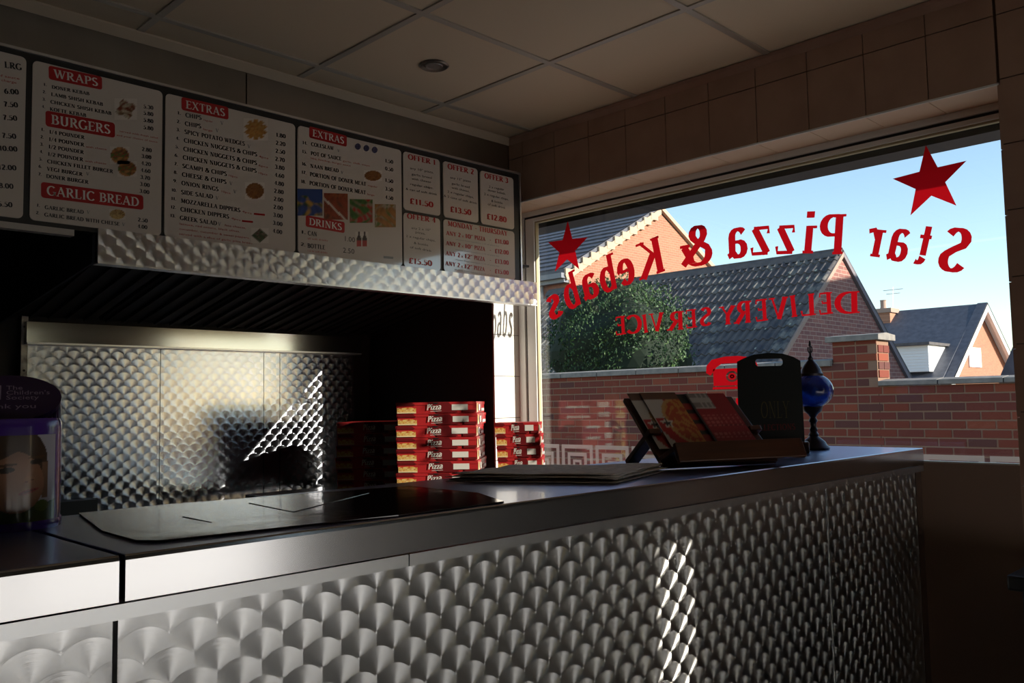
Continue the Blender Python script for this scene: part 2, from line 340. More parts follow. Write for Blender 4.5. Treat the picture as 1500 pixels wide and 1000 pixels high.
def bfont(text):
    if text in _bf: return _bf[text]
    cu = bpy.data.curves.new('t', 'FONT'); cu.body = text; cu.resolution_u = 2; cu.size = 1
    o = bpy.data.objects.new('t', cu); C.objects.link(o)
    me = bpy.data.meshes.new_from_object(o)
    vs = [(q.co.x, q.co.y) for q in me.vertices]; fs = [[vs[i] for i in p.vertices] for p in me.polygons]
    bpy.data.objects.remove(o); bpy.data.curves.remove(cu); bpy.data.meshes.remove(me)
    x1 = max([q[0] for q in vs] or [1]); _bf[text] = (x1, fs); return _bf[text]
def text_polys(text, P, Q, h, serif=True, bold=1.15, slant=0):
    """2D polygons of a line of text whose baseline runs from P to Q (2D), cap height h"""
    if serif:
        x = 0; polys = []
        for ch in text:
            adv, g = glyph(ch, bold)
            polys += [[(a+x, b) for a, b in q] for q in g]; x += adv+.05
        W, hh = x-.05, 1.0
    else:
        W, polys = bfont(text); hh = .70
    dx, dy = Q[0]-P[0], Q[1]-P[1]; L_ = math.hypot(dx, dy); ux, uy = dx/L_, dy/L_; sx = L_/W; sy = h/hh
    nx, ny = -uy, ux
    if (dx < 0): nx, ny = -nx, -ny
    return [[(P[0]+ux*(a*sx+b*slant*sy)+nx*b*sy, P[1]+uy*(a*sx+b*slant*sy)+ny*b*sy) for a, b in q] for q in polys]
# ================================================================ the room
ZC = H0+1.2475; XW = 2.85; YC = 2.84
fl = B('floor', -1.6, 3.3, -2.7, 4.3, -.1, 0, mat('dark_floor_tile', (.2, .19, .17), .4)); fl['kind'] = 'structure'
ce = B('ceiling', -1.6, 3.1, -2.7, 4.3, ZC+.02, ZC+.12, mat('ceiling_void', (.1, .09, .08), .9)); ce['kind'] = 'structure'
gx = [1.71+.6*k for k in range(-5, 2)] + [2.85]; gy = [1.485-.6*k for k in range(6, 0, -1)] + [1.485, 2.08, 2.675, YC]
for i in range(len(gx)-1):
    for j in range(len(gy)-1):
        B('ceiling_tile', gx[i]+.011, gx[i+1]-.011, gy[j]+.011, gy[j+1]-.011, ZC+.004, ZC+.018, CEIL, ce)
for x in gx[:-1]: B('ceiling_grid_bar', x-.012, x+.012, gy[0], YC, ZC-.001, ZC+.006, GRID, ce)
for y in gy[:-1]: B('ceiling_grid_bar', gx[0], XW, y-.012, y+.012, ZC-.0015, ZC+.006, GRID, ce)
# recessed downlight
dl = MB().lathe([(.052, 0), (.056, -.004), (.05, -.008), (.036, -.004), (.036, .02)], (2.013, 2.386, ZC+.004)).build('downlight', mat('downlight_rim', (.2, .17, .15), .3, .8), smooth=True)
tag(dl, 'round recessed downlight set in a ceiling tile', 'light')
MB().lathe([(.034, .0), (.03, -.003), (.016, .004)], (2.013, 2.386, ZC-.001), 20).build('lamp_lens', mat('lamp_lens', (.3, .27, .25), .1), dl, smooth=True)

# window wall: slab pieces around the opening, with one tile per 20 cm
wr = MB().box(XW+.008, 3.05, -2.7, .742, 0, ZC).box(XW+.008, 3.07, .742, 2.97, H0+.94, ZC).box(XW+.008, 3.07, 2.97, 4.3, 0, ZC).box(XW+.008, 3.07, .742, 2.97, 0, .35).build('wall_right', GROUT); wr['kind'] = 'structure'
TJ = .003
def tile(y0, y1, z0, z1, mt=TILE): MB().box(XW, XW+.01, y0+TJ/2, y1-TJ/2, z0+TJ/2, z1-TJ/2).build('wall_tile', mt, wr, bevel=.0008)
ys = [.948+.2*k for k in range(0, 10)]
for y in ys[:-1]: tile(y, y+.2, H0+1.147, H0+1.225); tile(y, y+.2, H0+.934, H0+1.147)
tile(.75, .948, H0+1.147, H0+1.225); tile(.75, .948, H0+.934, H0+1.147); tile(2.748, 2.838, H0+1.147, H0+1.225); tile(2.748, 2.838, H0+.934, H0+1.147)
for c in range(4):
    y1 = .744-.2*c; y0 = y1-.2
    tile(y0, y1, H0+1.147, H0+1.225)
    z = H0+1.147
    while z > .02: tile(y0, y1, max(0, z-.2), z); z -= .2
MB().box(XW, XW+.01, -2.49, -.062, 0.0, ZC-.02).build('plain_panel', mat('dark_panel', (.07, .06, .055), .6), wr)
# the wall behind the white reveal, its shade beside the range put into a dark colour
MB().box(XW-.002, XW+.01, 2.975, 3.95, 0, ZC).build('shaded_wall', DARK_WALL, wr)
# soffit tiles and reveal tiles of the window recess
for k, y in enumerate([.75, .95, 1.15, 1.35, 1.55, 1.75, 1.95, 2.15, 2.35, 2.55, 2.75]):
    MB().box(XW+.004, 3.03, y+TJ/2, min(y+.2, 2.96)-TJ/2, H0+.932, H0+.942).build('soffit_tile', TILE_LIT, wr)
MB().box(XW-.003, XW+.004, .745, 2.96, H0+.931, H0+.937).build('edge_bead', WHITE_PVC, wr)
zz = H0+.13-1.2
while zz < H0+.93:
    MB().box(XW, 3.03, 2.96, 2.97, max(zz, .0)+TJ/2, min(zz+.2, H0+.93)-TJ/2).build('reveal_tile', mat('white_reveal_tile', (.85, .83, .78), .3), wr); zz += .2
for z in [H0+.732-.2*k for k in range(0, 9)]:
    MB().box(XW+.0, 3.03, .742, .75, max(.0, z)+TJ/2, z+.2-TJ/2).build('reveal_tile', TILE, wr)
# low wall under the glass beside the counter
lw = MB().box(XW-.004, XW+.02, .75, 1.4, 0, H0-.209).build('wall_low', mat('brown_low_wall', (.3, .19, .14), .55)); lw['kind'] = 'structure'
B('sill_edge', XW-.006, XW+.02, .75, 1.4, H0-.209, H0-.204, mat('sill_edge', (.6, .5, .42), .35), lw)
lw2 = B('wall_low_inner', XW+.0, 3.03, 1.4, 2.96, 0, H0-.5, mat('brown_low_wall', (.3, .19, .14), .55)); lw2['kind'] = 'structure'
# coving
cv = MB().prism([(XW, ZC), (XW-.022, ZC), (XW-.018, ZC-.012), (XW, ZC-.03)], 'y', -.1, YC).build('trim_1', TILE); cv['kind'] = 'structure'
cv2 = MB().prism([(YC, ZC), (YC-.03, ZC), (YC-.03, ZC-.006), (YC-.006, ZC-.03), (YC, ZC-.03)], 'x', -1.6, XW).build('trim_2', mat('cream_trim', (.6, .5, .38), .4)); cv2['kind'] = 'structure'

# window frame + glass
XG = 3.04
wn = empty('window_1'); wn['kind'] = 'structure'
YL = 2.96; zt = H0+.932
fr = MB()
fr.box(3.018, 3.06, YL-.045, YL, .4, zt).box(3.018, 3.06, .745, YL-.045, zt-.024, zt)
fr.build('outer_frame', WHITE_PVC, wn, bevel=.002)
fr = MB().box(3.022, 3.06, YL-.112, YL-.056, .4, zt-.035).box(3.022, 3.06, .745, YL-.112, zt-.052, zt-.035)
fr.build('sash_frame', WHITE_PVC, wn, bevel=.002)
MB().box(3.03, 3.055, YL-.057, YL-.044, .4, zt-.02).box(3.03, 3.055, .745, YL-.05, zt-.036, zt-.023).build('shadow_gap', BLACK, wn)
MB().box(3.03, 3.05, YL-.119, YL-.112, .4, zt-.052).box(3.03, 3.05, .745, YL-.112, zt-.06, zt-.052).build('gasket', mat('beige_gasket', (.5, .42, .25), .5), wn)
MB().box(3.03, 3.045, .742, .75, .4, zt).build('jamb_strip', mat('jamb_grey', (.35, .32, .3), .4), wn)
MB().box(XG, XG+.006, .745, YL-.112, .4, zt-.05).build('pane', GLASS, wn)
# exterior shutter box above the glass
sb = B('shutter_box', 3.075, 3.2, .4, 3.4, H0+.856, H0+1.3, BLACK); tag(sb, 'black shutter housing running along outside above the window glass', 'shutter box')

# front of the shop behind the camera: low film added as a bright source, clear strip beside the corner post
YF = -2.5
wf = MB().box(-1.6, 3.1, YF-.15, YF, H0+.93, ZC).box(2.8, 3.1, YF-.15, YF, 0, H0+.93).box(-1.6, -.9, YF-.15, YF, 0, H0+.93).box(-.9, 2.8, YF-.15, YF, 0, .1).box(-.9, 2.62, YF-.1, YF, .8, H0+.93).build('wall_front', mat('dim_wall', (.2, .18, .16), .7)); wf['kind'] = 'structure'
w2 = empty('window_2'); w2['kind'] = 'structure'
MB().box(2.62, 2.65, YF-.08, YF-.03, .2, H0+.93).box(1.2, 1.25, YF-.08, YF-.03, .2, H0+.93).box(-.1, -.05, YF-.08, YF-.03, .2, H0+.93).build('mullion', BLACK, w2)
MB().box(2.65, 2.8, YF-.06, YF-.054, .2, H0+.93).build('pane', GLASS, w2)
MB().face([(-.9, YF-.057, .1), (2.62, YF-.057, .1), (2.62, YF-.057, .8), (-.9, YF-.057, .8)]).build('glow_film_pane', FILM, w2)
wl = B('wall_left', -1.7, -1.6, -2.7, 4.3, 0, ZC, mat('dim_wall_left', (.12, .11, .10), .7)); wl['kind'] = 'structure'
wb = MB().box(-1.6, 3.07, 3.96, 4.3, 0, ZC).box(-1.6, .8, 3.2, 3.24, 0, ZC).build('wall_back', DARK_WALL); wb['kind'] = 'structure'

# stainless fascia above the menu
fa = empty('steel_fascia'); tag(fa, 'plain brushed steel fascia between the menu boards and the ceiling', 'fascia')
for x0, x1 in ((-1.6, .1), (.105, 1.5), (1.505, 2.846)): B('steel_panel', x0, x1, YC-.004, YC+.004, H0+.66, ZC-.028, mat('fascia_steel', (.4, .37, .33), .33, 1, noise=(3, (.33, .31, .28), 4)), fa)
# canopy hood
hd = empty('cooker_hood', (1.9, 2.68, H0+.442)); tag(hd, 'long stainless cooker hood with a swirled steel front band', 'hood')
def HB(name, *a, mt=STEEL_D, bevel=0):
    o = MB().box(*a).build(name, mt, None, bevel=bevel); o.parent = hd; o.matrix_parent_inverse = Matrix.Translation(hd.location).inverted(); return o
def under(o, p): o.parent = p; o.matrix_parent_inverse = Matrix.Translation(p.location).inverted(); return o
HB('front_band', .937, 2.846, 2.668, 2.676, H0+.442, H0+.545, mt=STEEL_T)
HB('bottom_lip', .937, 2.846, 2.667, 2.71, H0+.438, H0+.444, mt=ALU)
under(MB().prism([(2.715, H0+.445), (2.715, H0+.62), (3.93, H0+.62), (3.93, H0+.3), (3.75, H0+.33)], 'x', .937, .945).build('end_cheek', mat('hood_cheek', (.05, .055, .07), .5, .6)), hd)
HB('top_plate', .937, 2.846, 2.715, 3.94, H0+.62, H0+.63)
for k in range(5):
    x0 = 1.0+k*.37; fp = under(MB().prism([(2.74, H0+.60), (3.87, H0+.39), (3.87, H0+.405), (2.74, H0+.615)], 'x', x0, x0+.35).build('grease_filter', STEEL_D), hd)
    for j in range(5):
        xx = x0+.02+j*.07
        sl = MB().prism([(2.76, H0+.585), (3.86, H0+.38), (3.86, H0+.392), (2.76, H0+.6)], 'x', xx, xx+.014).build('baffle_slat', STEEL_D); sl.parent = fp
HB('drip_channel', 1.09, 2.73, 3.88, 3.935, H0+.285, H0+.37, mt=mat('channel_steel', (.36, .35, .34), .14, 1))
HB('channel_rim', 1.09, 2.73, 3.87, 3.935, H0+.277, H0+.285, mt=ALU)
for x in (1.15, 1.93, 2.4):
    z = H0+.345 if x < 2 else H0+.30
    under(MB().lathe([(.012, 0), (.012, .006), (.006, .012)], (0, 0, 0), 10).build('screw_head', BLACK), hd).matrix_world = Matrix.Translation((x, 3.878, z)) @ Matrix.Rotation(math.radians(90), 4, 'X')
# swirled back splash
bs = empty('splashback'); tag(bs, 'swirl patterned steel splashback behind the cooking range under the hood', 'splashback')
for x0, x1 in ((1.105, 1.66), (1.663, 2.18), (2.183, 2.27), (2.273, 2.72)):
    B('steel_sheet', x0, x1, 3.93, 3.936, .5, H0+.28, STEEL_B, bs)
et = B('edge_strip', 1.08, 1.105, 3.915, 3.945, .5, H0+.50, mat('worn_strip', (.5, .47, .42), .45, .7, noise=(30, (.2, .18, .16), 6)), bs)
for z in (.95, 1.2, 1.42, 1.6): MB().lathe([(.005, 0), (.005, .003)], (0, 0, 0), 8).build('screw', BLACK, bs).matrix_world = Matrix.Translation((1.092, 3.915, z)) @ Matrix.Rotation(math.radians(90), 4, 'X')
# range + prep bench behind the counter
rg = empty('cooking_range'); tag(rg, 'dark steel cooking range standing against the splashback', 'range')
B('range_body', 1.11, 1.9, 3.35, 3.92, 0, H0-.5, STEEL_D, rg); B('range_top', 1.11, 1.92, 3.34, 3.925, H0-.5, H0-.47, STEEL_D, rg)
B('black_upstand', 1.15, 1.36, 3.83, 3.92, H0-.47, H0-.37, BLACK, rg)
be = empty('prep_bench'); tag(be, 'steel preparation bench behind the counter carrying the pizza boxes', 'bench')
B('bench_top', 1.95, 2.842, 2.35, 3.68, H0-.415, H0-.392, STEEL, be, .003)
for x in (1.99, 2.78):
    for y in (2.4, 3.6): B('leg', x, x+.04, y, y+.04, 0, H0-.415, STEEL, be)

# ================================================================ the counter
WT = H0-.164
ct = empty('service_counter', (1.6, 1.25, 0)); tag(ct, 'customer counter clad in swirl patterned steel sheets', 'counter')
def CB(name, *a, mt=STEEL_T): return under(MB().box(*a).build(name, mt), ct)
CB('counter_carcass', -.6, 2.845, 1.045, 1.45, .02, WT-.056, mt=BLACK)
for x0, x1 in ((-.6, .384), (.39, 2.184), (2.188, 2.80)): CB('steel_sheet', x0, x1, 1.03, 1.045, .08, WT-.062)
CB('seam_strip', 2.183, 2.189, 1.027, 1.03, .08, WT-.062, mt=ALU)
CB('corner_strip', 2.80, 2.845, 1.028, 1.045, .08, WT-.062, mt=mat('brown_laminate', (.1, .06, .045), .5))
for x0, x1 in ((-.6, .80), (.802, 2.845)): CB('edge_strip', x0, x1, 1.019, 1.045, WT-.072, WT-.0545, mt=ALU)
CB('kickboard', -.6, 2.845, 1.06, 1.075, 0, .08, mt=BLACK)
sp = CB('sticker_residue', 2.28, 2.292, 1.029, 1.03, H0-.285, H0-.262, mt=mat('residue', (.16, .15, .14), .6))
def worktop(x0, x1, label):
    b = MB(); r = .006; y0, y1 = 1.018, 1.475
    prof = [(y1, WT), (y0+r*.5, WT), (y0+r*.5, WT-.02), (y1, WT-.02)]
    o = b.prism(prof, 'x', x0, x1).build('worktop', WORK, smooth=False, bevel=.0015); tag(o, label, 'worktop')
    MB().prism([(y0+r*.5, WT+.0002), (y0+r*.15, WT-r*.3), (y0, WT-r), (y0, WT-.052), (y0+.02, WT-.052), (y0+.02, WT-.0202), (y0+r*.5, WT-.0202)], 'x', x0, x1).build('front_apron', APRON, o)
    return o
worktop(-.6, .386, 'short stainless worktop carrying the purple collecting tin')
worktop(.393, 2.846, 'long stainless worktop running from the joint to the window')

# window-side bin in the corner
bn = empty('waste_bin', (2.66, .55, 0)); tag(bn, 'dark waste bin with a square lid by the low brown wall', 'bin')
bb = MB().prism([(-.13, -.13), (.13, -.13), (.13, .13), (-.13, .13)], 'z', 0, .745)
o = bb.build('bin_body', mat('navy_plastic', (.006, .007, .018), .5), bn, bevel=.01)
B('bin_lid', -.16, .16, -.155, .155, .745, .785, BLACK, bn, .006); B('lid_flap', -.12, .12, -.115, .115, .785, .797, BLACK, bn, .004)
# ================================================================ outdoors
XB = 7.75
gr = B('ground', 3.3, 70, -30, 60, -.2, -.02, mat('pale_paving', (.28, .27, .25), .9)); gr['kind'] = 'structure'
BK = [mat('brick_a', (.17, .034, .018), .9, bump=(60, .4, .003)), mat('brick_b', (.14, .030, .02), .9, bump=(60, .4, .003)), mat('brick_c', (.22, .05, .024), .9, bump=(60, .4, .003)), mat('brick_d', (.10, .032, .026), .9, bump=(60, .4, .003))]
MORT = mat('mortar', (.24, .14, .095), .95); COP = mat('concrete_coping', (.17, .16, .15), .9, noise=(14, (.24, .22, .2), 8), bump=(30, .5, .006))
bmesh_cache = {}
def brick_mesh(L_, mi):
    k = (round(L_, 3), mi)
    if k not in bmesh_cache:
        me = bpy.data.meshes.new('brick'); hh = .0325
        c_ = .003; vs = [(0, 0, -hh), (0, L_, -hh), (0, L_, hh), (0, 0, hh), (-.010, c_, -hh+c_), (-.010, L_-c_, -hh+c_), (-.010, L_-c_, hh-c_), (-.010, c_, hh-c_)]
        me.from_pydata(vs, [], [(4, 7, 6, 5), (0, 4, 5, 1), (1, 5, 6, 2), (2, 6, 7, 3), (3, 7, 4, 0)]); me.materials.append(BK[mi]); me.update()
        bmesh_cache[k] = me
    return bmesh_cache[k]
gw = empty('garden_wall', (XB, 5, 0)); tag(gw, 'red brick garden wall with a taller pier and grey coping stones', 'brick wall')
def G(name, o): o.parent = gw; o.matrix_parent_inverse = Matrix.Translation(gw.location).inverted(); return o
G('', MB().box(XB-.005, XB+.22, .5, 3.12, 0, H0+.09).box(XB-.005, XB+.22, 3.53, 10.2, 0, H0+.285).box(XB-.005, XB+.26, 3.125, 3.53, 0, H0+.50).build('mortar_core', MORT))
allb = []
z = H0+.09-.0375-.004; row_ = 0
zs = [H0+.09-.0375-.075*k for k in range(-6, 15)]
for r_, z in enumerate(zs):
    off = .1125 if r_ % 2 else 0
    segs = [(3.315, .6)] if True else []
    # runs measured from the vertical joint at Y=3.315, going both ways
    for sgn in (-1, 1):
        y = 3.315; first = True
        lim = .6 if sgn < 0 else 10.2
        while (y > lim if sgn < 0 else y < lim):
            L_ = .215
            if first and off: L_ = .1025
            a, b_ = (y-L_-.005, y-.005) if sgn < 0 else (y+.005, y+.005+L_)
            top = z+.034
            ok = (top < H0+.095 if b_ < 3.16 else (top < H0+.54 if a < 3.5 and a > 3.0 else top < H0+.315))
            if ok and a < 3.52 and top > H0+.315: b_ = min(b_, 3.53)
            if sgn < 0 and top > H0+.1 and a < 3.12: a = 3.125; ok = top < H0+.54 and b_ > 3.2
            if ok and b_-a > .05: allb.append((a, b_-a, z))
            y += sgn*(L_+.01); first = False
def vis(q): # nearest to the eye and above the line of the worktop
    return (q[2] > .42 and 1.85 < q[0] < 7.2)
allb.sort(key=lambda q: (not vis(q), q[0]))
rest = MB()
for k, (a, L_, z) in enumerate(allb):
    mi = random.choice((0, 0, 0, 1, 1, 1, 2, 3))
    if k < 300 and vis((a, L_, z)):
        o = inst('brick', brick_mesh(L_, mi), gw); o.location = (XB-XB+random.uniform(-.0015, .0015), a-5, z)
    else:
        rest.use(BK[mi]); c_ = .003; hh = .0325
        vs = [(XB, a, z-hh), (XB, a+L_, z-hh), (XB, a+L_, z+hh), (XB, a, z+hh), (XB-.010, a+c_, z-hh+c_), (XB-.010, a+L_-c_, z-hh+c_), (XB-.010, a+L_-c_, z+hh-c_), (XB-.010, a+c_, z+hh-c_)]
        rest.add(vs, [(4, 7, 6, 5), (0, 4, 5, 1), (1, 5, 6, 2), (2, 6, 7, 3), (3, 7, 4, 0)])
o = G('', rest.build('bricks_far', None)); o['kind'] = 'stuff'
# pier side face bricks
for r_, z in enumerate(zs):
    if H0+.16 < z < H0+.5:
        w0 = .01 if r_ % 2 else .12
        for a_, b_ in ((.012, .12), (.13, .25)) if r_ % 2 else ((.012, .225),):
            G('', MB().box(XB+a_, XB+b_, 3.115, 3.13, z-.0325, z+.0325).build('brick', BK[r_ % 4]))
def coping(y0, y1, z0, z1, n, over=.05, depth=.3):
    for k in range(n):
        a, b_ = y0+(y1-y0)*k/n, y0+(y1-y0)*(k+1)/n
        G('', MB().prism([(XB-over, z0), (XB+depth, z0), (XB+depth, z1-.015), (XB+depth*.4, z1), (XB-over, z1-.02)], 'y', a+.004, b_-.004).build('coping_stone', COP, bevel=.004))
coping(.6, 3.115, H0+.095, H0+.155, 5); coping(3.535, 10.2, H0+.288, H0+.362, 12); coping(3.08, 3.58, H0+.505, H0+.575, 1, .06, .33)
# ---- bush
bu = empty('bush', (9.3, 7.55, 0)); tag(bu, 'dense round green bush showing above the garden wall', 'bush')
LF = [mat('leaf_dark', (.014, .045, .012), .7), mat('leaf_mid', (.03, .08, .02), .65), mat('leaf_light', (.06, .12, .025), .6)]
bm = bmesh.new(); bmesh.ops.create_icosphere(bm, subdivisions=4, radius=1)
cx, cy, cz = onx((905, 500), 9.3); 
for v in bm.verts:
    n = v.co.normalized(); k = .86+.08*math.sin(5*n.x+2)*math.cos(4*n.y)+.05*math.sin(9*n.z+3*n.y); v.co = Vector((n.x*.82*k, n.y*1.12*k, n.z*1.0*k))
me = bpy.data.meshes.new('inner_foliage'); bm.to_mesh(me); 
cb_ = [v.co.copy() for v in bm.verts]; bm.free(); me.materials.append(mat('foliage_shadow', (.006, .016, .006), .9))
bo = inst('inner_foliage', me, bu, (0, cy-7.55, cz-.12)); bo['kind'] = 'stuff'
lf = MB()
for k in range(16000):
    n = Vector((random.gauss(0, 1), random.gauss(0, 1), random.gauss(0, 1))).normalized()
    if n.x > .45: continue
    lump = .9+.11*math.sin(7*n.x+5*n.y+2)*math.sin(6*n.z+4*n.y)+.05*math.sin(17*n.y+13*n.z)
    p = Vector((n.x*.85, n.y*1.15, n.z*1.03))*lump*random.uniform(.93, 1.06)
    s_ = random.uniform(.012, .028); q = Euler((random.uniform(0, 6), random.uniform(0, 6), random.uniform(0, 6))).to_matrix()
    lf.use(LF[0 if random.random() < .5 else (1 if random.random() < .7 else 2)])
    a = [Vector((-s_, 0, 0)), Vector((0, -s_*.5, 0)), Vector((s_, 0, 0)), Vector((0, s_*.5, 0))]
    lf.face([p+q @ i for i in a])
o = lf.build('leaves', None, bu, normals=False); o.location = (0, cy-7.55, cz-.12); o['kind'] = 'stuff'
for k in range(4): MB().tube((random.uniform(-.2, .2), cy-7.55+random.uniform(-.3, .3), 0), (0, cy-7.55+random.uniform(-.4, .4), cz), .03, .015, 6).build('stem', mat('bark', (.08, .05, .03), .9), bu)

# ---- houses
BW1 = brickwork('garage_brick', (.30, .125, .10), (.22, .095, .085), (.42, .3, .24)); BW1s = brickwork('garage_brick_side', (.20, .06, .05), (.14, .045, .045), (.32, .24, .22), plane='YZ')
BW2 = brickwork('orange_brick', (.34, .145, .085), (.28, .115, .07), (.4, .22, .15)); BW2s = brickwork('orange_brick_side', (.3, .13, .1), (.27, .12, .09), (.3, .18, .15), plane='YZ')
SLATE = mat('dark_roof_tile', (.09, .085, .09), .85, 0, .2, noise=(6, (.12, .11, .11), 6)); LICH = mat('lichen', (.3, .32, .25), .9)
VERGE = mat('mortar_verge', (.35, .25, .2), .9); WHITEP = mat('white_paint', (.8, .8, .8), .5); BLUEROOF = mat('blue_grey_tile', (.06, .065, .085), .6, noise=(4, (.09, .095, .12), 4)); GUT = mat('grey_gutter', (.16, .17, .2), .4)
def gable_house(name, label, yg, y1, ax, az, xl, zl, xr, zr, wmat, wside, rmat, t=.12, cover=True):
    o = empty(name, ((xl+xr)/2, yg, 0)); tag(o, label, 'house'); cx_ = o.location.copy()
    def U(q): q.parent = o; q.matrix_parent_inverse = Matrix.Translation(cx_).inverted(); return q
    U(MB().prism([(xl+.15, 0), (xr-.15, 0), (xr-.15, zr-.02), (ax, az-.08), (xl+.15, zl-.02)], 'y', yg, yg+.22).build('gable_wall', wmat))
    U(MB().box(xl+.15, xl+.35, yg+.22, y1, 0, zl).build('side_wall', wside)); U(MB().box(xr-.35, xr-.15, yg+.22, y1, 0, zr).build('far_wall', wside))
    if cover:
        U(MB().prism([(xl-.12, zl-.12*(az-zl)/(ax-xl)), (ax, az), (ax, az+t), (xl-.12, zl-.12*(az-zl)/(ax-xl)+t)], 'y', yg-.03, y1).build('roof_slope', rmat))
    U(MB().prism([(xr+.12, zr-.12*(az-zr)/(xr-ax)), (ax, az), (ax, az+t), (xr+.12, zr-.12*(az-zr)/(xr-ax)+t)], 'y', yg-.03, y1).build('far_roof_slope', rmat))
    return o, U
# garage with the dark tiled roof
ax, ay, az = 15.555, 6.846, H0+2.643
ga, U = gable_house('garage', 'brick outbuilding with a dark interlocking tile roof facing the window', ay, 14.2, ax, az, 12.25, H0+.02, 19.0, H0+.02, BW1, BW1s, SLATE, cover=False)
xl, zl = 12.1, H0-.1; sl = math.hypot(ax-xl, az-zl); ud = Vector((ax-xl, 0, az-zl))/sl; un = Vector((-ud.z, 0, ud.x))
U(MB().prism([(xl, zl-.03), (ax, az-.03), (ax, az+.0), (xl, zl+.0)], 'y', ay-.03, 14.2).build('roof_deck', SLATE))
# one interlocking double-roll tile, 0.30 wide, shared by all
def tile_mesh(mt, k):
    n = 8; vs = []; fs = []; W_ = .30; Lh = .37
    for j, (s_, lift) in enumerate(((-.02, .034), (Lh, .008))):
        for i in range(n*2+1):
            x = i/(n*2)*W_; ph_ = (i/n) % 1; r = max(0, math.sin(math.pi*min(1, ph_/.6)))*.042 if ph_ < .6 else 0
            vs.append(Vector((0, x, 0))+ud*s_+un*(lift+r))
    m_ = n*2+1
    for i in range(n*2): fs.append((i, i+1, m_+i+1, m_+i))
    base = len(vs)
    for i in range(n*2+1): vs.append(vs[i]-un*.03)
    for i in range(n*2): fs.append((base+i, base+i+1, i+1, i))
    me = bpy.data.meshes.new('roof_tile'); me.from_pydata([tuple(v) for v in vs], [], fs); me.materials.append(mt); me.polygons.foreach_set('use_smooth', [True]*len(fs)); me.set_sharp_from_angle(angle=math.radians(50)); me.update(); return me
tm = [tile_mesh(SLATE, 0), tile_mesh(mat('dark_roof_tile_b', (.11, .10, .10), .85, 0, .2, noise=(9, (.07, .07, .08), 6)), 1), tile_mesh(mat('dark_roof_tile_c', (.07, .07, .08), .85, 0, .2, noise=(9, (.2, .19, .17), 8)), 2)]
rows = int(sl/.345); cnt = 0; far = MB()
for r_ in range(rows+1):
    for c_ in range(24):
        loc = Vector((xl, ay-.02+c_*.302, zl))+ud*(r_*.345+.02)
        if r_*.345+.3 > sl+.05: continue
        if cnt < 300 and r_ >= 1:
            o = inst('roof_tile', random.choice(tm), ga); o.location = loc-ga.location; cnt += 1
        else:
            me = tm[0]; far.use(SLATE); far.add([Vector(v.co)+loc for v in me.vertices], [tuple(p.vertices) for p in me.polygons])
o = U(far.build('roof_tiles_rest', None, normals=False)); o['kind'] = 'stuff'
U(MB().prism([(ax-.14, az-.05), (ax-.06, az+.06), (ax, az+.09), (ax+.06, az+.06), (ax+.14, az-.05)], 'y', ay-.03, 14.2).build('ridge_tiles', SLATE))
U(MB().prism([(xl-.02, zl), (ax, az+.03), (ax, az-.06), (xl+.02, zl-.09)], 'y', ay-.05, ay+.02).build('verge_strip', VERGE)); U(MB().prism([(19.0, H0+.02), (ax, az+.05), (ax, az-.04), (18.95, H0-.07)], 'y', ay-.05, ay+.02).build('verge_strip', mat('grey_verge', (.2, .18, .2), .9)))
U(MB().box(xl-.1, xl+.03, ay, 14.2, zl-.1, zl).build('gutter', BLACK))
b = MB()
for k in range(70):
    s_, yy = random.uniform(.3, sl-.3), ay+random.random()**1.4*7; p = Vector((xl, yy, zl))+ud*s_+un*.068; r = random.uniform(.012, .032)
    b.face([p+ud*(r*math.cos(a))*1.2+Vector((0, r*math.sin(a), 0)) for a in [i*math.pi/3 for i in range(6)]])
o = U(b.build('lichen_patches', LICH, normals=False)); o['kind'] = 'stuff'
# orange gabled house
hx, hy = 22.45, 15.68
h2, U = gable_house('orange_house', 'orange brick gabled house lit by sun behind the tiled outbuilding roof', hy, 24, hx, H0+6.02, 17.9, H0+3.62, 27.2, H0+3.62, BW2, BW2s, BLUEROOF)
xl2, zl2, s2 = 17.78, H0+3.56, None
e = Vector((hx-xl2, 0, (H0+6.02)-zl2)); L2 = e.length; e /= L2; nn_ = Vector((-e.z, 0, e.x))
for k in range(12):
    p = Vector((xl2, 0, zl2+.12))+e*(k*.42)
    U(MB().add([(p.x, hy-.03, p.z), (p.x, 24, p.z), tuple(p+e*.44+nn_*-.005)[:1]+(24,)+tuple(p+e*.44)[2:], tuple(p+e*.44)[:1]+(hy-.03,)+tuple(p+e*.44)[2:], tuple((p+nn_*.04))[:1]+(hy-.03,)+tuple(p+nn_*.04)[2:], tuple((p+nn_*.04))[:1]+(24,)+tuple(p+nn_*.04)[2:]], [(4, 5, 2, 3), (0, 1, 5, 4)]).build('tile_course', BLUEROOF))
    st_ = p+e*.2; U(MB().box(st_.x-.16, st_.x+.2, hy-.10, hy-.02, st_.z-.3, st_.z-.09).build('verge_tile', mat('pale_verge', (.42, .31, .22), .8)))
U(MB().prism([(xl2, zl2-.05), (hx, H0+6.02+.04), (hx, H0+5.86), (xl2+.1, zl2-.2)], 'y', hy-.09, hy).build('verge_band', mat('pale_verge', (.42, .31, .22), .8)))
U(MB().prism([(27.3, H0+3.52), (hx, H0+6.14), (hx, H0+6.0), (27.2, H0+3.4)], 'y', hy-.12, hy).build('verge_band', mat('pale_verge', (.42, .31, .22), .8)))
U(MB().box(17.66, 17.82, hy-.05, 24, zl2-.14, zl2).build('gutter', GUT)); U(MB().tube((17.95, hy+.95, 0), (17.95, hy+.95, zl2-.1), .05, n=8).build('downpipe', GUT))
U(MB().box(17.8, 18.0, hy-.02, 24, zl2-.25, zl2-.08).build('fascia_board', GUT))
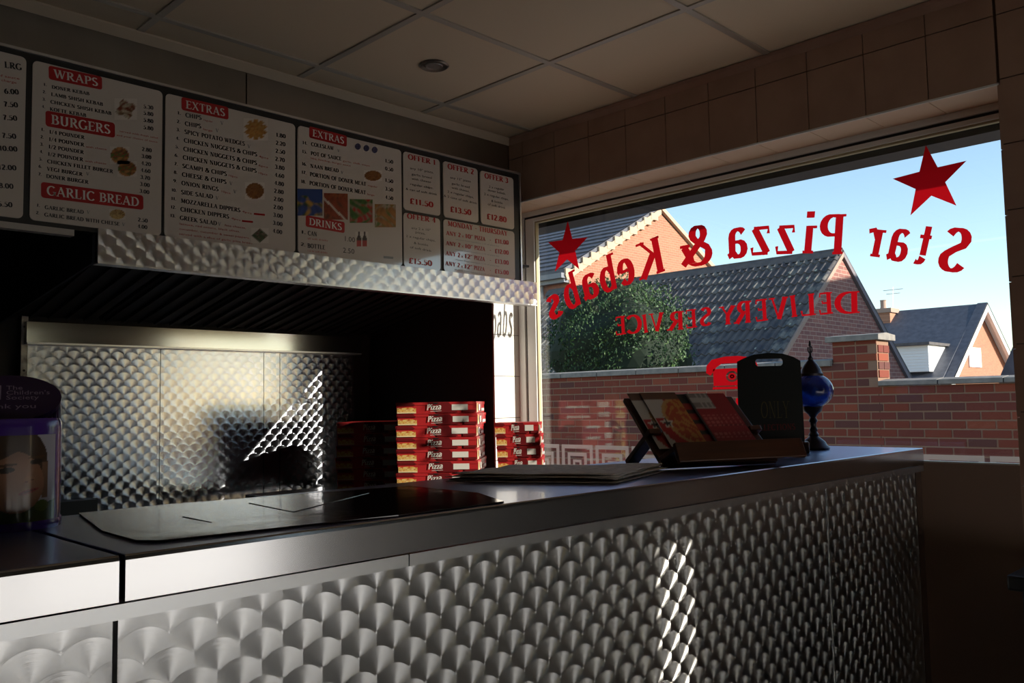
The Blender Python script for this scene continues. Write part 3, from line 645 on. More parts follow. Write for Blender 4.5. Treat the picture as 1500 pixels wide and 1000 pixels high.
# far house with the white dormer
dx_, dy_ = 45.617, 13.429; AZ_ = H0+4.30
h3, U = gable_house('dormer_house', 'distant house with a white clad dormer and a sunlit orange gable', dy_, 18.3, dx_, AZ_, 39.2, H0+.0, 52.0, H0+.0, BW2, BW2s, BLUEROOF, .1)
for sgn, xe, ze in ((-1, 38.9, H0-.2), (1, 52.1, H0-.05)):
    U(MB().prism([(xe, ze), (dx_, AZ_+.12), (dx_, AZ_-.28), (xe-sgn*.1, ze-.35)], 'y', dy_-.45, dy_-.3).build('barge_board', WHITEP))
    U(MB().prism([(xe, ze), (dx_, AZ_+.14), (dx_, AZ_+.04), (xe, ze-.1)], 'y', dy_-.45, dy_).build('roof_overhang', BLUEROOF))
    U(MB().prism([(xe, ze-.1), (dx_, AZ_+.04), (dx_, AZ_+.0), (xe, ze-.16)], 'y', dy_-.3, dy_).build('soffit_board', WHITEP))
g0, g1 = ony((1419, 508), dy_-.05), ony((1438, 538), dy_-.05)
wf_ = U(MB().box(g0.x, g1.x, dy_-.06, dy_, g1.z, g0.z).build('gable_window', WHITEP)); MB().box(g0.x+.1, g1.x-.1, dy_-.07, dy_-.06, g1.z+.1, g0.z-.1).build('pane', mat('bright_blind', (.85, .85, .82), .4), wf_)
# dormer on the near slope
DX = 40.2; d0, d1 = onx((1304, 508), DX), onx((1356, 503), DX); d2 = onx((1304, 546), DX)
dm_ = U(MB().box(DX, 45, d1.y-.1, min(18.2, d0.y+.6), d2.z, d0.z).build('dormer', WHITEP))
for k in range(9): MB().box(DX-.03, DX, d1.y-.1, min(18.2, d0.y+.6), d2.z+.03+k*(d0.z-d2.z)/9, d2.z+(k+.86)*(d0.z-d2.z)/9).build('cladding_board', WHITEP, dm_)
MB().box(DX-.3, 45, d1.y-.25, 18.3, d0.z, d0.z+.12).build('dormer_roof', SLATE, dm_); wq = MB().box(DX-.08, DX-.03, 16.6, 17.4, d2.z+.25, d0.z-.2).build('dormer_window', WHITEP, dm_); 
# lower apron of the slope in front of the dormer
# chimney
c0, c1 = onx((1308, 490), 44.6), onx((1283, 490), 44.6); ct_ = onx((1295, 455), 44.6).z
CU = U
CU(MB().box(44.6, 45.5, c0.y+.1, c1.y, c0.z-2, ct_-.1).build('chimney_stack', brickwork('chimney_brick', (.42, .2, .12), (.3, .13, .08), (.4, .28, .2)))); CU(MB().box(44.5, 45.6, c0.y, c1.y+.1, ct_-.1, ct_+.12).build('chimney_cap', VERGE))
CU(MB().lathe([(.17, 0), (.14, .1), (.14, .4), (.17, .45)], (44.85, c1.y-.35, ct_+.12), 12).build('chimney_pot', VERGE))
B('rooftop', 43.5, 48, 18.3, 20.5, H0+1, H0+3.1, BLUEROOF, None); tag(bpy.context.scene.objects['rooftop'], 'sliver of dark roof left of the chimney stack', 'roof')
MB_ = MB(); a_ = Vector((45.2, onx((1308, 462), 45.2).y, ct_+.13)); tp = onx((1308, 420), 45.2)
MB_.tube(a_, tp, .02, n=5)
for z_, hw in ((tp.z-.15, .5), (tp.z-.35, .35)): MB_.tube((45.2, tp.y-hw, z_), (45.2, tp.y+hw, z_), .015, n=5)
ar = MB_.build('television_aerial', ALU); tag(ar, 'thin television aerial above the chimney', 'aerial')
# roof slope at the right edge
r0 = onx((1478, 548), 30); r1 = onx((1500, 500), 30)
rr_ = MB().prism([(r0.y+.1, r0.z-.6), (r0.y-.05, r0.z), (r1.y-.1, r1.z+.15), (r1.y-3.2, r0.z-.6)], 'x', 29, 31).build('neighbour_roof', BLUEROOF); tag(rr_, 'dark roof end at the right edge of the window view', 'roof')
# house beside the garage, outside the view, whose shadow falls on the garage gable
nb = empty('side_house', (20, -4, 0)); tag(nb, 'two storey brick house beyond the window edge', 'house')
MB().prism([(-7, 0), (7, 0), (7, 5.4), (0, 6.6), (-7, 5.4)], 'y', -5, 2.2).build('house_walls', BW1, nb)
# ================================================================ menu boards (plane Y = 2.68)
YM = 2.68
INK = mat('black_print', (.012, .012, .014), .4); REDP = mat('red_print', (.42, .012, .014), .35); WHP = mat('white_print', (.75, .72, .68), .35); GRP = mat('grey_print', (.25, .25, .25), .4)
PANEL = mat('white_laminate', (.62, .56, .5), .06, spec=.8, coat=.5); PRINT = vcol_mat('colour_print', .3)
mb = empty('menu_backing'); tag(mb, 'long black backing board in a silver frame behind the menu panels', 'board')
B('backing_board', .3, 2.752, YM, YM+.03, H0+.532, H0+1.03, BLACK, mb)
MB().box(.3, 2.758, YM-.006, YM+.03, H0+1.03, H0+1.038).box(2.752, 2.76, YM-.006, YM+.03, H0+.532, H0+1.038).build('silver_edge', ALU, mb)
MB().box(.3, .87, YM-.012, YM+.02, H0+.512, H0+.53).build('lower_rail', mat('pale_rail', (.45, .42, .38), .4), mb)
def mp(o, sc_):
    """crop pixel -> (x, z) on the menu plane"""
    def f(x, y): p = ony((o[0]+x*sc_, o[1]+y*sc_), YM-.006); return (p.x, p.z)
    return f
def rr(x0, x1, z0, z1, r, n=4):
    out = []
    for cx, cz, a in ((x1-r, z1-r, 0), (x0+r, z1-r, 90), (x0+r, z0+r, 180), (x1-r, z0+r, 270)):
        for i in range(n+1): t = math.radians(a+90*i/n); out.append((cx+r*math.cos(t), cz+r*math.sin(t)))
    return out
def panel(x0, x1, z0, z1, label):
    p = MB().prism(rr(x0, x1, H0+z0, H0+z1, .014), 'y', YM-.006, YM-.0005).build('menu_board', PANEL); tag(p, label, 'menu', 'menu panels on the black backing'); return p
def put(name, parent, material, polys, y=YM-.0072):
    b = MB()
    for q in polys: b.face([(a, y, c) for a, c in q])
    o = b.build(name, material, parent, normals=False)
    if 'lettering' in name or name == 'fine_print': o['kind'] = 'stuff'
    return o
def banner(parent, f, text, p0, p1, hpx, sc_):
    """white heading on a red round-cornered banner; p0, p1 baseline ends in crop pixels"""
    P, Q = f(*p0), f(*p1); h = (Vector(P)-Vector(f(p0[0], p0[1]-hpx))).length
    u = Vector((Q[0]-P[0], Q[1]-P[1])); L_ = u.length; u /= L_; n = Vector((-u.y, u.x))
    pts = [(Vector(P)+u*a+n*c) for a, c in rr(-h*.55, L_+h*.5, -h*.33, h*1.33, h*.3)]
    bo = put('heading_banner', parent, REDP, [[(q.x, q.y) for q in pts]], YM-.0066)
    put('heading_lettering', bo, WHP, text_polys(text, P, Q, h), YM-.0072)
def lines(parent, f, rows):
    """rows: (kind, text, (x0, y0), (x1, y1), cap height px, serif)"""
    by = {}
    for kind, text, p0, p1, hp, serif in rows:
        P, Q = f(*p0), f(*p1); h = (Vector(P)-Vector(f(p0[0], p0[1]-hp))).length
        by.setdefault(kind, []).extend(text_polys(text, P, Q, h, serif, 1.5))
    for kind, polys in by.items():
        put({'k': 'black_lettering', 'r': 'red_lettering', 'g': 'fine_print'}[kind], parent, {'k': INK, 'r': REDP, 'g': GRP}[kind], polys)
def nz(u, v, s=9, k=0): return .5+.5*math.sin(s*u+3.1*math.sin(s*.7*v+k))*math.cos(s*1.3*v+2.2*math.sin(s*.6*u+k*2))
def food(parent, f, box, kind):
    x0, y0, x1, y1 = box
    A_, B_, D_ = Vector(f(x0, y1)), Vector(f(x1, y1)), Vector(f(x0, y0))
    def place(u, v): q = A_+(B_-A_)*u+(D_-A_)*v; return (q.x, YM-.0074, q.y)
    pal = {'wrap': [(.5, .42, .3), (.2, .12, .05), (.3, .05, .02)], 'burger': [(.5, .22, .06), (.12, .14, .03), (.25, .06, .03)], 'bread': [(.6, .42, .16), (.5, .3, .1), (.3, .16, .05)],
           'chips': [(.55, .27, .06), (.4, .15, .03), (.6, .35, .1)], 'salad': [(.06, .1, .04), (.1, .03, .02), (.25, .2, .15)], 'nugget': [(.3, .12, .03), (.2, .07, .02), (.36, .16, .05)],
           'blue': [(.03, .07, .25), (.45, .25, .04), (.06, .12, .03)], 'kebab': [(.3, .05, .02), (.12, .03, .02), (.4, .1, .03)], 'veg': [(.05, .16, .03), (.4, .02, .02), (.35, .3, .2)], 'donut': [(.4, .17, .04), (.1, .16, .04), (.5, .4, .3)],
           'sauce': [(.03, .03, .1), (.1, .1, .2), (.03, .03, .1)], 'cola': [(.04, .01, .01), (.3, .02, .02), (.05, .03, .03)]}[kind]
    full = kind in ('blue', 'kebab', 'veg', 'donut')
    back = (.62, .56, .5)
    def fn(u, v):
        du, dv = u-.5, v-.5; a = math.atan2(dv, du); r = math.hypot(du, dv)
        n = nz(u, v, 6 if full else 9, len(kind)); n2 = nz(v, u, 9 if full else 15, 2)
        if not full:
            lim = {'chips': .36+.12*abs(math.sin(a*5)), 'wrap': .3+.16*abs(math.sin(a*2+.8)), 'salad': .46/(abs(math.cos(a))+abs(math.sin(a)))}.get(kind, .46)
            if kind == 'burger':
                lim = .47
                if abs(dv) < .07 and r < .5: return (.1, .16, .03) if n > .45 else (.3, .05, .03)
            if kind == 'cola':
                k = abs(abs(du)-.22); lim2 = .2 if v < .55 else (.2-(v-.55)*.7 if v < .8 else .06)
                return (back if k > lim2 else ((.35, .02, .02) if v < .4 else (.03, .01, .01)))
            if r > lim: return back
        elif kind == 'blue' and v > .62+.15*math.sin(u*6): return (.02, .06, .22)
        elif kind == 'kebab' and abs(dv+du*.9+.15) < .05: return (.6, .55, .5)
        a_, b_ = max(0, min(1, (n-.35)*3)), max(0, min(1, (n2-.35)*3)); c = tuple(p*a_+(q*b_+r_*(1-b_))*(1-a_) for p, q, r_ in zip(*pal)); k = .6+.45*n2
        return tuple(q*k for q in c)
    nn = 22 if full else 16
    painted('food_picture', fn, nn, nn, place, PRINT, parent)

# ---- panel: sizes (cut by the frame)
p0 = panel(.36, .735, .545, 1.012, 'menu panel with a large price column headed LRG'); f = mp((0, 60), .3)
P_ = []
for t, y in (('6.00', 262), ('7.50', 325), ('7.50', 390), ('7.50', 478), ('10.00', 540), ('12.00', 632), ('8.00', 722), ('5.50', 812)):
    x1 = {262: 92, 325: 88, 390: 84, 478: 79, 540: 85, 632: 80, 722: 65, 812: 60}[y]
    P_.append(('k', t, (x1-(70 if len(t) == 4 else 88), y-5), (x1, y), 24, True))
lines(p0, f, [('k', 'LRG', (22, 130), (106, 144), 30, True), ('r', 'of sauce', (-15, 172), (95, 190), 12, False), ('r', 'charge', (5, 196), (80, 210), 12, False)]+P_)
# ---- panel: wraps, burgers, garlic bread
p1 = panel(.752, 1.128, .545, 1.01, 'menu panel headed WRAPS, BURGERS and GARLIC BREAD')
banner(p1, f, 'WRAPS', (262, 178), (478, 222), 40, .3); banner(p1, f, 'BURGERS', (250, 405), (538, 455), 46, .3); banner(p1, f, 'GARLIC BREAD', (228, 752), (678, 808), 46, .3)
R = []
def row(n, text, x0, y0, x1, y1, h, nx, ny):
    R.append(('k', text, (x0, y0), (x1, y1), h, True)); R.append(('k', n, (nx, ny), (nx+16, ny+3), h*.8, True))
row('1.', 'DONER KEBAB', 252, 232, 436, 266, 16, 212, 218); row('2.', 'LAMB SHISH KEBAB', 249, 268, 502, 318, 17, 208, 254)
row('3.', 'CHICKEN SHISH KEBAB', 246, 305, 543, 362, 17, 206, 290); row('4.', 'KOFTE KEBAB', 243, 340, 420, 372, 17, 203, 326)
row('1.', '1/4 POUNDER', 240, 452, 412, 480, 18, 200, 438); row('2.', '1/4 POUNDER', 238, 488, 410, 516, 18, 197, 474); row('3.', '1/2 POUNDER', 236, 524, 408, 552, 18, 195, 510)
row('4.', '1/2 POUNDER', 233, 560, 405, 588, 18, 193, 546); row('5.', 'CHICKEN FILLET BURGER', 230, 596, 551, 646, 18, 190, 582); row('6.', 'VEGI BURGER', 228, 632, 402, 660, 18, 188, 618); row('7.', 'DONER BURGER', 225, 668, 431, 698, 18, 186, 656)
row('1.', 'GARLIC BREAD', 218, 820, 408, 844, 18, 178, 808); row('2.', 'GARLIC BREAD WITH CHEESE', 216, 856, 583, 902, 18, 175, 844)
for x, y in ((425, 655), (428, 842), (600, 902)): R.append(('g', 'V', (x-6, y), (x+10, y+3), 16, True))
for t, y in (('5.30', 332), ('5.80', 364), ('5.80', 398), ('5.80', 434)): R.append(('k', t, (700, y-4), (748, y+4), 18, True))
for i, t in enumerate(('2.80', '3.00', '4.20', '4.60', '3.70', '3.00', '3.00')): R.append(('k', t, (692-i*2, 536+i*34), (740-i*2, 544+i*34), 18, True))
R += [('k', '2.50', (672, 880), (720, 887), 18, True), ('k', '4.00', (670, 912), (718, 919), 18, True)]
R += [('r', 'served with fresh salad', (582, 444), (770, 478), 9, False), ('r', 'and your choice of sauce', (568, 463), (768, 498), 9, False), ('r', 'with cheese', (418, 520), (520, 534), 10, False), ('r', 'with cheese', (414, 590), (518, 604), 10, False)]
lines(p1, f, R)
food(p1, f, (558, 280, 668, 385), 'wrap'); food(p1, f, (536, 515, 632, 602), 'burger'); food(p1, f, (572, 585, 668, 663), 'burger'); food(p1, f, (532, 820, 612, 872), 'bread')
# ---- panel: extras 1-13
p2 = panel(1.138, 1.606, .545, 1.008, 'menu panel headed EXTRAS listing chips to greek salad'); f = mp((230, 120), .26)
banner(p2, f, 'EXTRAS', (162, 148), (382, 195), 44, .26)
R = []
it = [('CHIPS', 160, 198, 250, 214, '1.80'), ('CHIPS', 157, 246, 248, 262, '2.20'), ('SPICY POTATO WEDGES', 154, 292, 494, 360, '2.50'), ('CHICKEN NUGGETS & CHIPS', 151, 340, 563, 420, '2.70'), ('CHICKEN NUGGETS & CHIPS', 148, 388, 562, 468, '3.80'),
      ('CHICKEN NUGGETS & CHIPS', 145, 436, 560, 512, '4.60'), ('SCAMPI & CHIPS', 142, 484, 392, 530, '4.80'), ('CHEESE & CHIPS', 140, 532, 390, 575, '2.80'), ('ONION RINGS', 137, 580, 345, 616, '2.00'), ('SIDE SALAD', 135, 632, 314, 658, '2.00'),
      ('MOZZARELLA DIPPERS', 133, 680, 468, 734, '3.00'), ('CHICKEN DIPPERS', 131, 728, 405, 770, '3.00'), ('GREEK SALAD', 128, 776, 336, 808, '4.00')]
for i, (t, x0, y0, x1, y1, pr) in enumerate(it):
    R.append(('k', t, (x0, y0), (x1, y1), 24, True)); n = str(i+1)+'.'; R.append(('k', n, (x0-46-(8 if i > 8 else 0), y0-16), (x0-26, y0-12), 17, True))
    R.append(('k', pr, (670-i*1.7, 308+i*45), (724-i*1.7, 318+i*45), 22, True))
for x, y in ((365, 240), (338, 282), (517, 372), (415, 580), (437, 626), (337, 662), (350, 808)): R.append(('g', 'V', (x-8, y), (x+9, y+3), 20, True))
for t, x, y in (('regular', 260, 218), ('large', 258, 270), ('4pcs', 572, 424), ('6pcs', 570, 474), ('10pcs', 566, 516), ('10pcs', 398, 530), ('10pcs', 358, 620), ('4pcs', 478, 734), ('4pcs', 416, 772)): R.append(('r', t, (x, y), (x+54, y+12), 11, False))
R += [('r', 'feta cheese,', (380, 812), (500, 828), 12, False), ('r', 'lettuce, red onions, black olives,', (126, 804), (466, 848), 12, False), ('r', 'cucumber, cucumber & sweet peppers,', (124, 832), (520, 884), 12, False), ('r', 'served with a slice of garlic pitta bread', (122, 860), (535, 914), 12, False)]
lines(p2, f, R)
for x, y in ((545, 722), (478, 762)):
    a, b = Vector(f(x, y+26)), Vector(f(x+62, y+32)); put('spicy_flash', p2, REDP, [[(a.x, a.y), (b.x, b.y), (b.x, b.y+.0065), (a.x, a.y+.0065)]], YM-.0068)
food(p2, f, (486, 205, 624, 330), 'chips'); food(p2, f, (495, 565, 605, 662), 'nugget'); food(p2, f, (528, 822, 628, 908), 'salad')
# ---- panel: extras 14-18, drinks
p3 = panel(1.617, 2.082, .545, 1.008, 'menu panel with four square food pictures above DRINKS'); f = mp((425, 170), .23)
banner(p3, f, 'EXTRAS', (142, 128), (342, 178), 44, .23); banner(p3, f, 'DRINKS', (120, 692), (328, 728), 44, .23)
R = [('k', 'COLESLAW', (133, 190), (278, 218), 24, True), ('k', 'POT OF SAUCE', (131, 248), (326, 284), 24, True), ('k', 'NAAN BREAD', (128, 328), (308, 360), 24, True), ('k', 'PORTION OF DONER MEAT', (125, 382), (483, 446), 26, True), ('k', 'PORTION OF DONER MEAT', (122, 438), (481, 500), 26, True),
     ('k', 'CAN', (112, 758), (170, 766), 28, True), ('k', 'BOTTLE', (110, 838), (222, 850), 28, True), ('k', '1.00', (340, 794), (412, 804), 32, False), ('k', '2.50', (334, 868), (408, 878), 32, False)]
for n, x, y in (('14.', 78, 178), ('15.', 76, 234), ('16.', 74, 312), ('17.', 72, 366), ('18.', 68, 424), ('1.', 68, 746), ('2.', 66, 824)): R.append(('k', n, (x, y), (x+30, y+6), 20, True))
for i, (t, y) in enumerate((('1.50', 300), ('0.50', 350), ('1.50', 424), ('3.50', 478), ('4.50', 532))): R.append(('k', t, (604, y-6), (655, y+4), 22, True))
for x, y in ((300, 228), (322, 366)): R.append(('g', 'V', (x, y), (x+16, y+3), 18, True))
R += [('r', 'garlic, chilli, mayo', (335, 290), (506, 322), 11, False), ('r', 'bbq, ketchup, burger sauce', (130, 272), (384, 322), 11, False), ('r', 'regular', (494, 446), (556, 458), 11, False), ('r', 'large', (490, 502), (536, 510), 11, False), ('r', 'all soft drinks', (110, 784), (238, 798), 12, False), ('r', '1.5 ltr soft drinks', (108, 862), (236, 876), 12, False)]
lines(p3, f, R)
food(p3, f, (45, 462, 205, 634), 'blue'); food(p3, f, (214, 490, 366, 660), 'kebab'); food(p3, f, (378, 528, 524, 680), 'veg'); food(p3, f, (538, 560, 672, 708), 'donut')
for x in (430, 484, 537): food(p3, f, (x-20, 172+(x-430)*.2, x+20, 216+(x-430)*.2), 'sauce')
food(p3, f, (468, 345, 584, 415), 'nugget'); food(p3, f, (414, 735, 496, 830), 'cola')
a, b = Vector(f(594, 905)), Vector(f(656, 910)); put('grey_sticker', p3, GRP, [[(a.x, a.y), (b.x, b.y), (b.x, b.y+.009), (a.x, a.y+.009)]], YM-.0068)
# ---- offers
f = mp((575, 200), .22)
def offer(x0, x1, z0, z1, n, hd_, tx, pr):
    p = panel(x0, x1, z0, z1, ['small offer panel with a single 10 inch pizza deal, above the two-pizza deal', 'small offer panel with a 12 inch pizza deal, in the middle of the upper three', 'small offer panel with a doner kebab deal beside the window', 'small offer panel with a two-pizza deal, left of the weekday price panel'][n-1])
    lines(p, f, [('r', 'OFFER %d' % n, hd_[0], hd_[1], 34, True), ('r', pr[0], pr[1], pr[2], 36, True)] + [('k', t, a, b, 15, False) for t, a, b in tx])
offer(2.092, 2.281, .772, 1.007, 1, ((102, 150), (286, 190)), [('any 10" pizza,', (115, 216), (272, 246)), ('garlic bread', (126, 256), (260, 282)), ('with cheese', (126, 286), (255, 310)), ('regular chips,', (115, 322), (270, 350)), ('& can of soft drink', (86, 354), (296, 392))], ('£11.50', (112, 445), (270, 472)))
offer(2.300, 2.494, .772, 1.007, 2, ((366, 214), (540, 252)), [('any 12" pizza', (382, 278), (520, 306)), ('garlic bread', (392, 318), (512, 344)), ('with cheese,', (392, 346), (512, 372)), ('2 x regular chips,', (364, 372), (540, 412)), ('& 2 cans of soft drink', (340, 400), (562, 452))], ('£13.50', (382, 500), (523, 524)))
offer(2.510, 2.712, .772, 1.005, 3, ((612, 276), (768, 310)), [('2 x regular', (640, 340), (742, 360)), ('doner kebab,', (632, 362), (752, 388)), ('2 x regular chips,', (608, 388), (772, 426)), ('& bottle', (656, 434), (732, 450)), ('of soft drink', (632, 456), (750, 482))], ('£12.80', (626, 548), (758, 572)))
offer(2.090, 2.279, .545, .760, 4, ((96, 544), (286, 574)), [('any 2 x 10"', (124, 614), (252, 630)), ('pizza,', (150, 642), (218, 654)), ('2 x regular chips,', (88, 668), (284, 700)), ('& bottle', (140, 714), (236, 730)), ('of soft drink', (114, 742), (258, 768))], ('£15.50', (106, 842), (262, 862)))
pw = panel(2.297, 2.712, .545, .762, 'wide menu panel headed MONDAY - THURSDAY')
R = [('r', 'MONDAY - THURSDAY', (366, 594), (764, 662), 34, True)]
for i, (t, pr) in enumerate((('ANY 2 x 10" PIZZA', '£11.00'), ('ANY 2 x 10" PIZZA', '£12.00'), ('ANY 2 x 12" PIZZA', '£13.00'), ('ANY 2 x 12" PIZZA', '£15.00'))):
    y = 654+i*67
    for s_, a, b in ((t[:3], 355, 424), (t[4:5], 436, 452), (t[8:11] , 482, 534), (t[12:], 546, 616)):
        R.append(('r', s_, (a-i*1.5, y+(a-355)*.16), (b-i*1.5, y+(b-355)*.16), 27, True))
    R.append(('r', 'x', (460-i*1.5, y+17), (474-i*1.5, y+19), 22, False)); R.append(('r', '-', (644, y+46), (656, y+48), 27, True))
    R.append(('r', pr, (680, y+54), (772, y+66), 28, True)); R.append(('g', 'choose from numbers 1-15 of pizza list', (418-i*2, y+34), (708, y+80), 10, False))
lines(pw, f, R)
# ================================================================ pizza boxes
BR = mat('box_red', (.42, .02, .022), .38); BRD = mat('box_dark_red', (.13, .008, .01), .38); BTOP = mat('box_card', (.35, .12, .08), .6); CREAM = mat('box_cream', (.7, .66, .6), .5)
def pizza_fn(u, v):
    n = nz(u, v, 13, 1); n2 = nz(v, u, 21, 4)
    if v < .22: return (.75, .6, .35)
    return (.62, .36, .08) if n > .55 else ((.45, .08, .02) if n2 > .55 else (.7, .5, .18))
def pizza_box(wd, dp, h):
    """front at y=0 facing -Y, base at z=0"""
    r = empty('pizza_box'); hh = h-.0015
    b = MB().use(BR).box(0, wd, 0, dp, 0, hh-.003); b.build('tray', BR, r)
    MB().use(BR).box(-.002, wd+.002, -.002, dp+.002, hh-.012, hh).build('lid', BR, r)
    z0, z1 = .003, hh-.001; Y = -.0032
    MB().face([(wd*.52, Y, z0), (wd*.78, Y, z0), (wd*.66, Y, z1), (wd*.40, Y, z1)]).face([(0.002, Y, hh*.72), (wd*.25, Y, hh*.72), (wd*.2, Y, z1), (.002, Y, z1)]).face([(wd*.84, Y, z0), (wd, Y, z0), (wd, Y, z1*.3), (wd*.84, Y, z1*.3)]).build('dark_print', BRD, r, normals=False)['kind'] = 'stuff'
    painted('pizza_picture', pizza_fn, 14, 8, lambda u, v: (wd*(.01+.24*u), Y-.0004, hh*(.06+.5*v)*(1 if u < .85 else .9)), PRINT, r)
    MB().face([(wd*.7, Y-.0005, hh*.28), (wd*.9, Y-.0005, hh*.28), (wd*.9, Y-.0005, hh*.78), (wd*.7, Y-.0005, hh*.78)]).build('blank_label', CREAM, r, normals=False)
    t = MB()
    for q in text_polys('Pizza', (wd*.385, hh*.3), (wd*.565, hh*.37), hh*.5, True, 1.5, .18): t.face([(a, Y-.0008, c) for a, c in q])
    t.face([(wd*.43, Y-.0008, hh*.17), (wd*.57, Y-.0008, hh*.22), (wd*.57, Y-.0008, hh*.25), (wd*.43, Y-.0008, hh*.2)]); t.build('lettering', CREAM, r, normals=False)['kind'] = 'stuff'
    MB().face([(wd*.46, Y-.0006, z1), (wd*.475, Y-.0006, z1-.005), (wd*.5, Y-.0006, z1-.008), (wd*.525, Y-.0006, z1-.005), (wd*.54, Y-.0006, z1)]).build('tab_slot', BLACK, r, normals=False)
    X = wd+.0032
    painted('side_picture', pizza_fn, 6, 6, lambda u, v: (X, dp*(.02+.14*u), hh*(.06+.8*v)), PRINT, r)
    MB().face([(X, dp*.25, hh*.2), (X, dp*.42, hh*.2), (X, dp*.42, hh*.75), (X, dp*.25, hh*.75)]).face([(X, dp*.55, hh*.15), (X, dp*.9, hh*.15), (X, dp*.9, hh*.4), (X, dp*.55, hh*.4)]).build('side_print', CREAM, r, normals=False)['kind'] = 'stuff'
    return r
def stack(proto, x, y, z, n, h, names, group, jit):
    for k in range(n):
        o = proto if k == 0 else copy_tree(proto)
        o.location = (x+jit[k % len(jit)][0], y+jit[k % len(jit)][1], z+k*h); o.rotation_euler = (0, 0, math.radians(jit[k % len(jit)][2]))
        top = n-1-k
        pos = ['topmost', 'second from the top', 'third from the top', 'fourth from the top', 'fifth from the top', 'sixth from the top', 'seventh from the top', 'lowest'][top] if top < 7 else 'lowest'
        tag(o, 'red pizza box, %s in the %s' % (pos, names), 'pizza box', group)
def corner(px, zc):
    d = ray(px, 640)/F*zc; return d.x, d.y
big = pizza_box(.345, .345, .0505); stack(big, *corner(581, 3.72), H0-.392, 8, .0505, 'tall half sunlit stack', 'boxes in the tall stack', [(0, 0, -49), (-.002, .001, -48.5), (.003, -.002, -49.5), (0, 0, -49)])
med = pizza_box(.31, .31, .053); stack(med, *corner(493, 3.95), H0-.392, 6, .053, 'dark shaded stack', 'boxes in the dark stack', [(.006, 0, -47), (.003, 0, -46.5), (-.004, .002, -47), (0, 0, -47.5)])
sm = pizza_box(.19, .19, .0515); stack(sm, *corner(727, 3.78), H0-.392, 6, .0515, 'bright stack by the window frame', 'boxes in the window stack', [(.004, 0, -52), (.004, .002, -52.6), (.004, -.003, -51.5), (.002, -.001, -52), (-.001, 0, -52), (-.006, .003, -52)])

# ================================================================ collecting tin
TC = ray(15, 600)/F*1.25
tn = empty('collecting_tin', (TC.x, TC.y, WT)); tag(tn, 'purple charity collecting tin with a picture of a face', 'collecting tin')
PUR = mat('purple_plastic', (.05, .012, .2), .25, coat=.3); PURD = mat('dark_purple_lid', (.022, .008, .04), .3)
RT = .067
MB().lathe([(RT*.93, 0), (RT*.99, .004), (RT, .02), (RT, .142), (RT*.99, .15), (RT*.95, .155)], n=48).build('tin_body', PUR, tn, smooth=True)
MB().lathe([(RT*1.02, 0), (RT*1.03, .006), (RT*1.02, .012)], n=48).build('base_rim', PUR, tn, smooth=True)
# sloping lid plate, tipped towards the customer
tilt = Matrix.Translation((0, 0, .188)) @ Matrix.Rotation(math.radians(-38), 4, Vector((.71, -.70, 0)).cross(Vector((0, 0, 1))).normalized())
face_a = math.atan2(-TC.y, -TC.x)       # direction from the tin to the camera
fx, fy = math.cos(face_a), math.sin(face_a)
def lid_pt(a, r, t=0):                 # a around, r radius: plate coordinates (u to viewer's right, w up the slope)
    return None
side = Vector((-fy, fx, 0)); front = Vector((fx, fy, 0))
upv = (Vector((0, 0, 1))*.80 - front*.60).normalized(); cen = Vector((0, 0, .183)); nrm = side.cross(upv)
if nrm.dot(front) < 0: nrm = -nrm
n_ = 40; b = MB(); ring0 = []; ring1 = []; ringb = []
for i in range(n_):
    t = 2*math.pi*i/n_; q = cen+side*(RT*.98*math.cos(t))+upv*(.041*math.sin(t)); ring0.append(q+nrm*.004); ring1.append(q-nrm*.006)
    ringb.append(side*(RT*.97*math.cos(t))-front*(RT*.97*math.sin(t))+Vector((0, 0, .138)))
b.add(ring0+ring1+ringb, [tuple(range(n_))] + [(i, (i+1) % n_, (i+1) % n_+n_, i+n_) for i in range(n_)] + [(i+n_, (i+1) % n_+n_, (i+1) % n_+2*n_, i+2*n_) for i in range(n_)])
ld = b.build('sloping_lid', PURD, tn)
b = MB(); LT = mat('pale_lid_print', (.28, .22, .3), .4)
def lidtext(s_, u0, u1, w0, h):
    for q in text_polys(s_, (u0, w0), (u1, w0), h, False): b.face([cen+side*a_+upv*c_+nrm*.0046 for a_, c_ in q])
sgn = 1 if side.dot(right) > 0 else -1
side = side*sgn
upv = upv if upv.z > 0 else -upv
lidtext('The', -.006, .015, .014, .0075); lidtext('Children\'s', -.006, .050, .005, .0075); lidtext('Society', -.006, .036, -.004, .0075); lidtext('Thank you', -.045, .032, -.020, .008)
b.face([cen+side*a_+upv*c_+nrm*.0046 for a_, c_ in ((-.032, -.004), (-.012, -.004), (-.012, .022), (-.032, .022))])
b.build('lettering', LT, ld, normals=False)
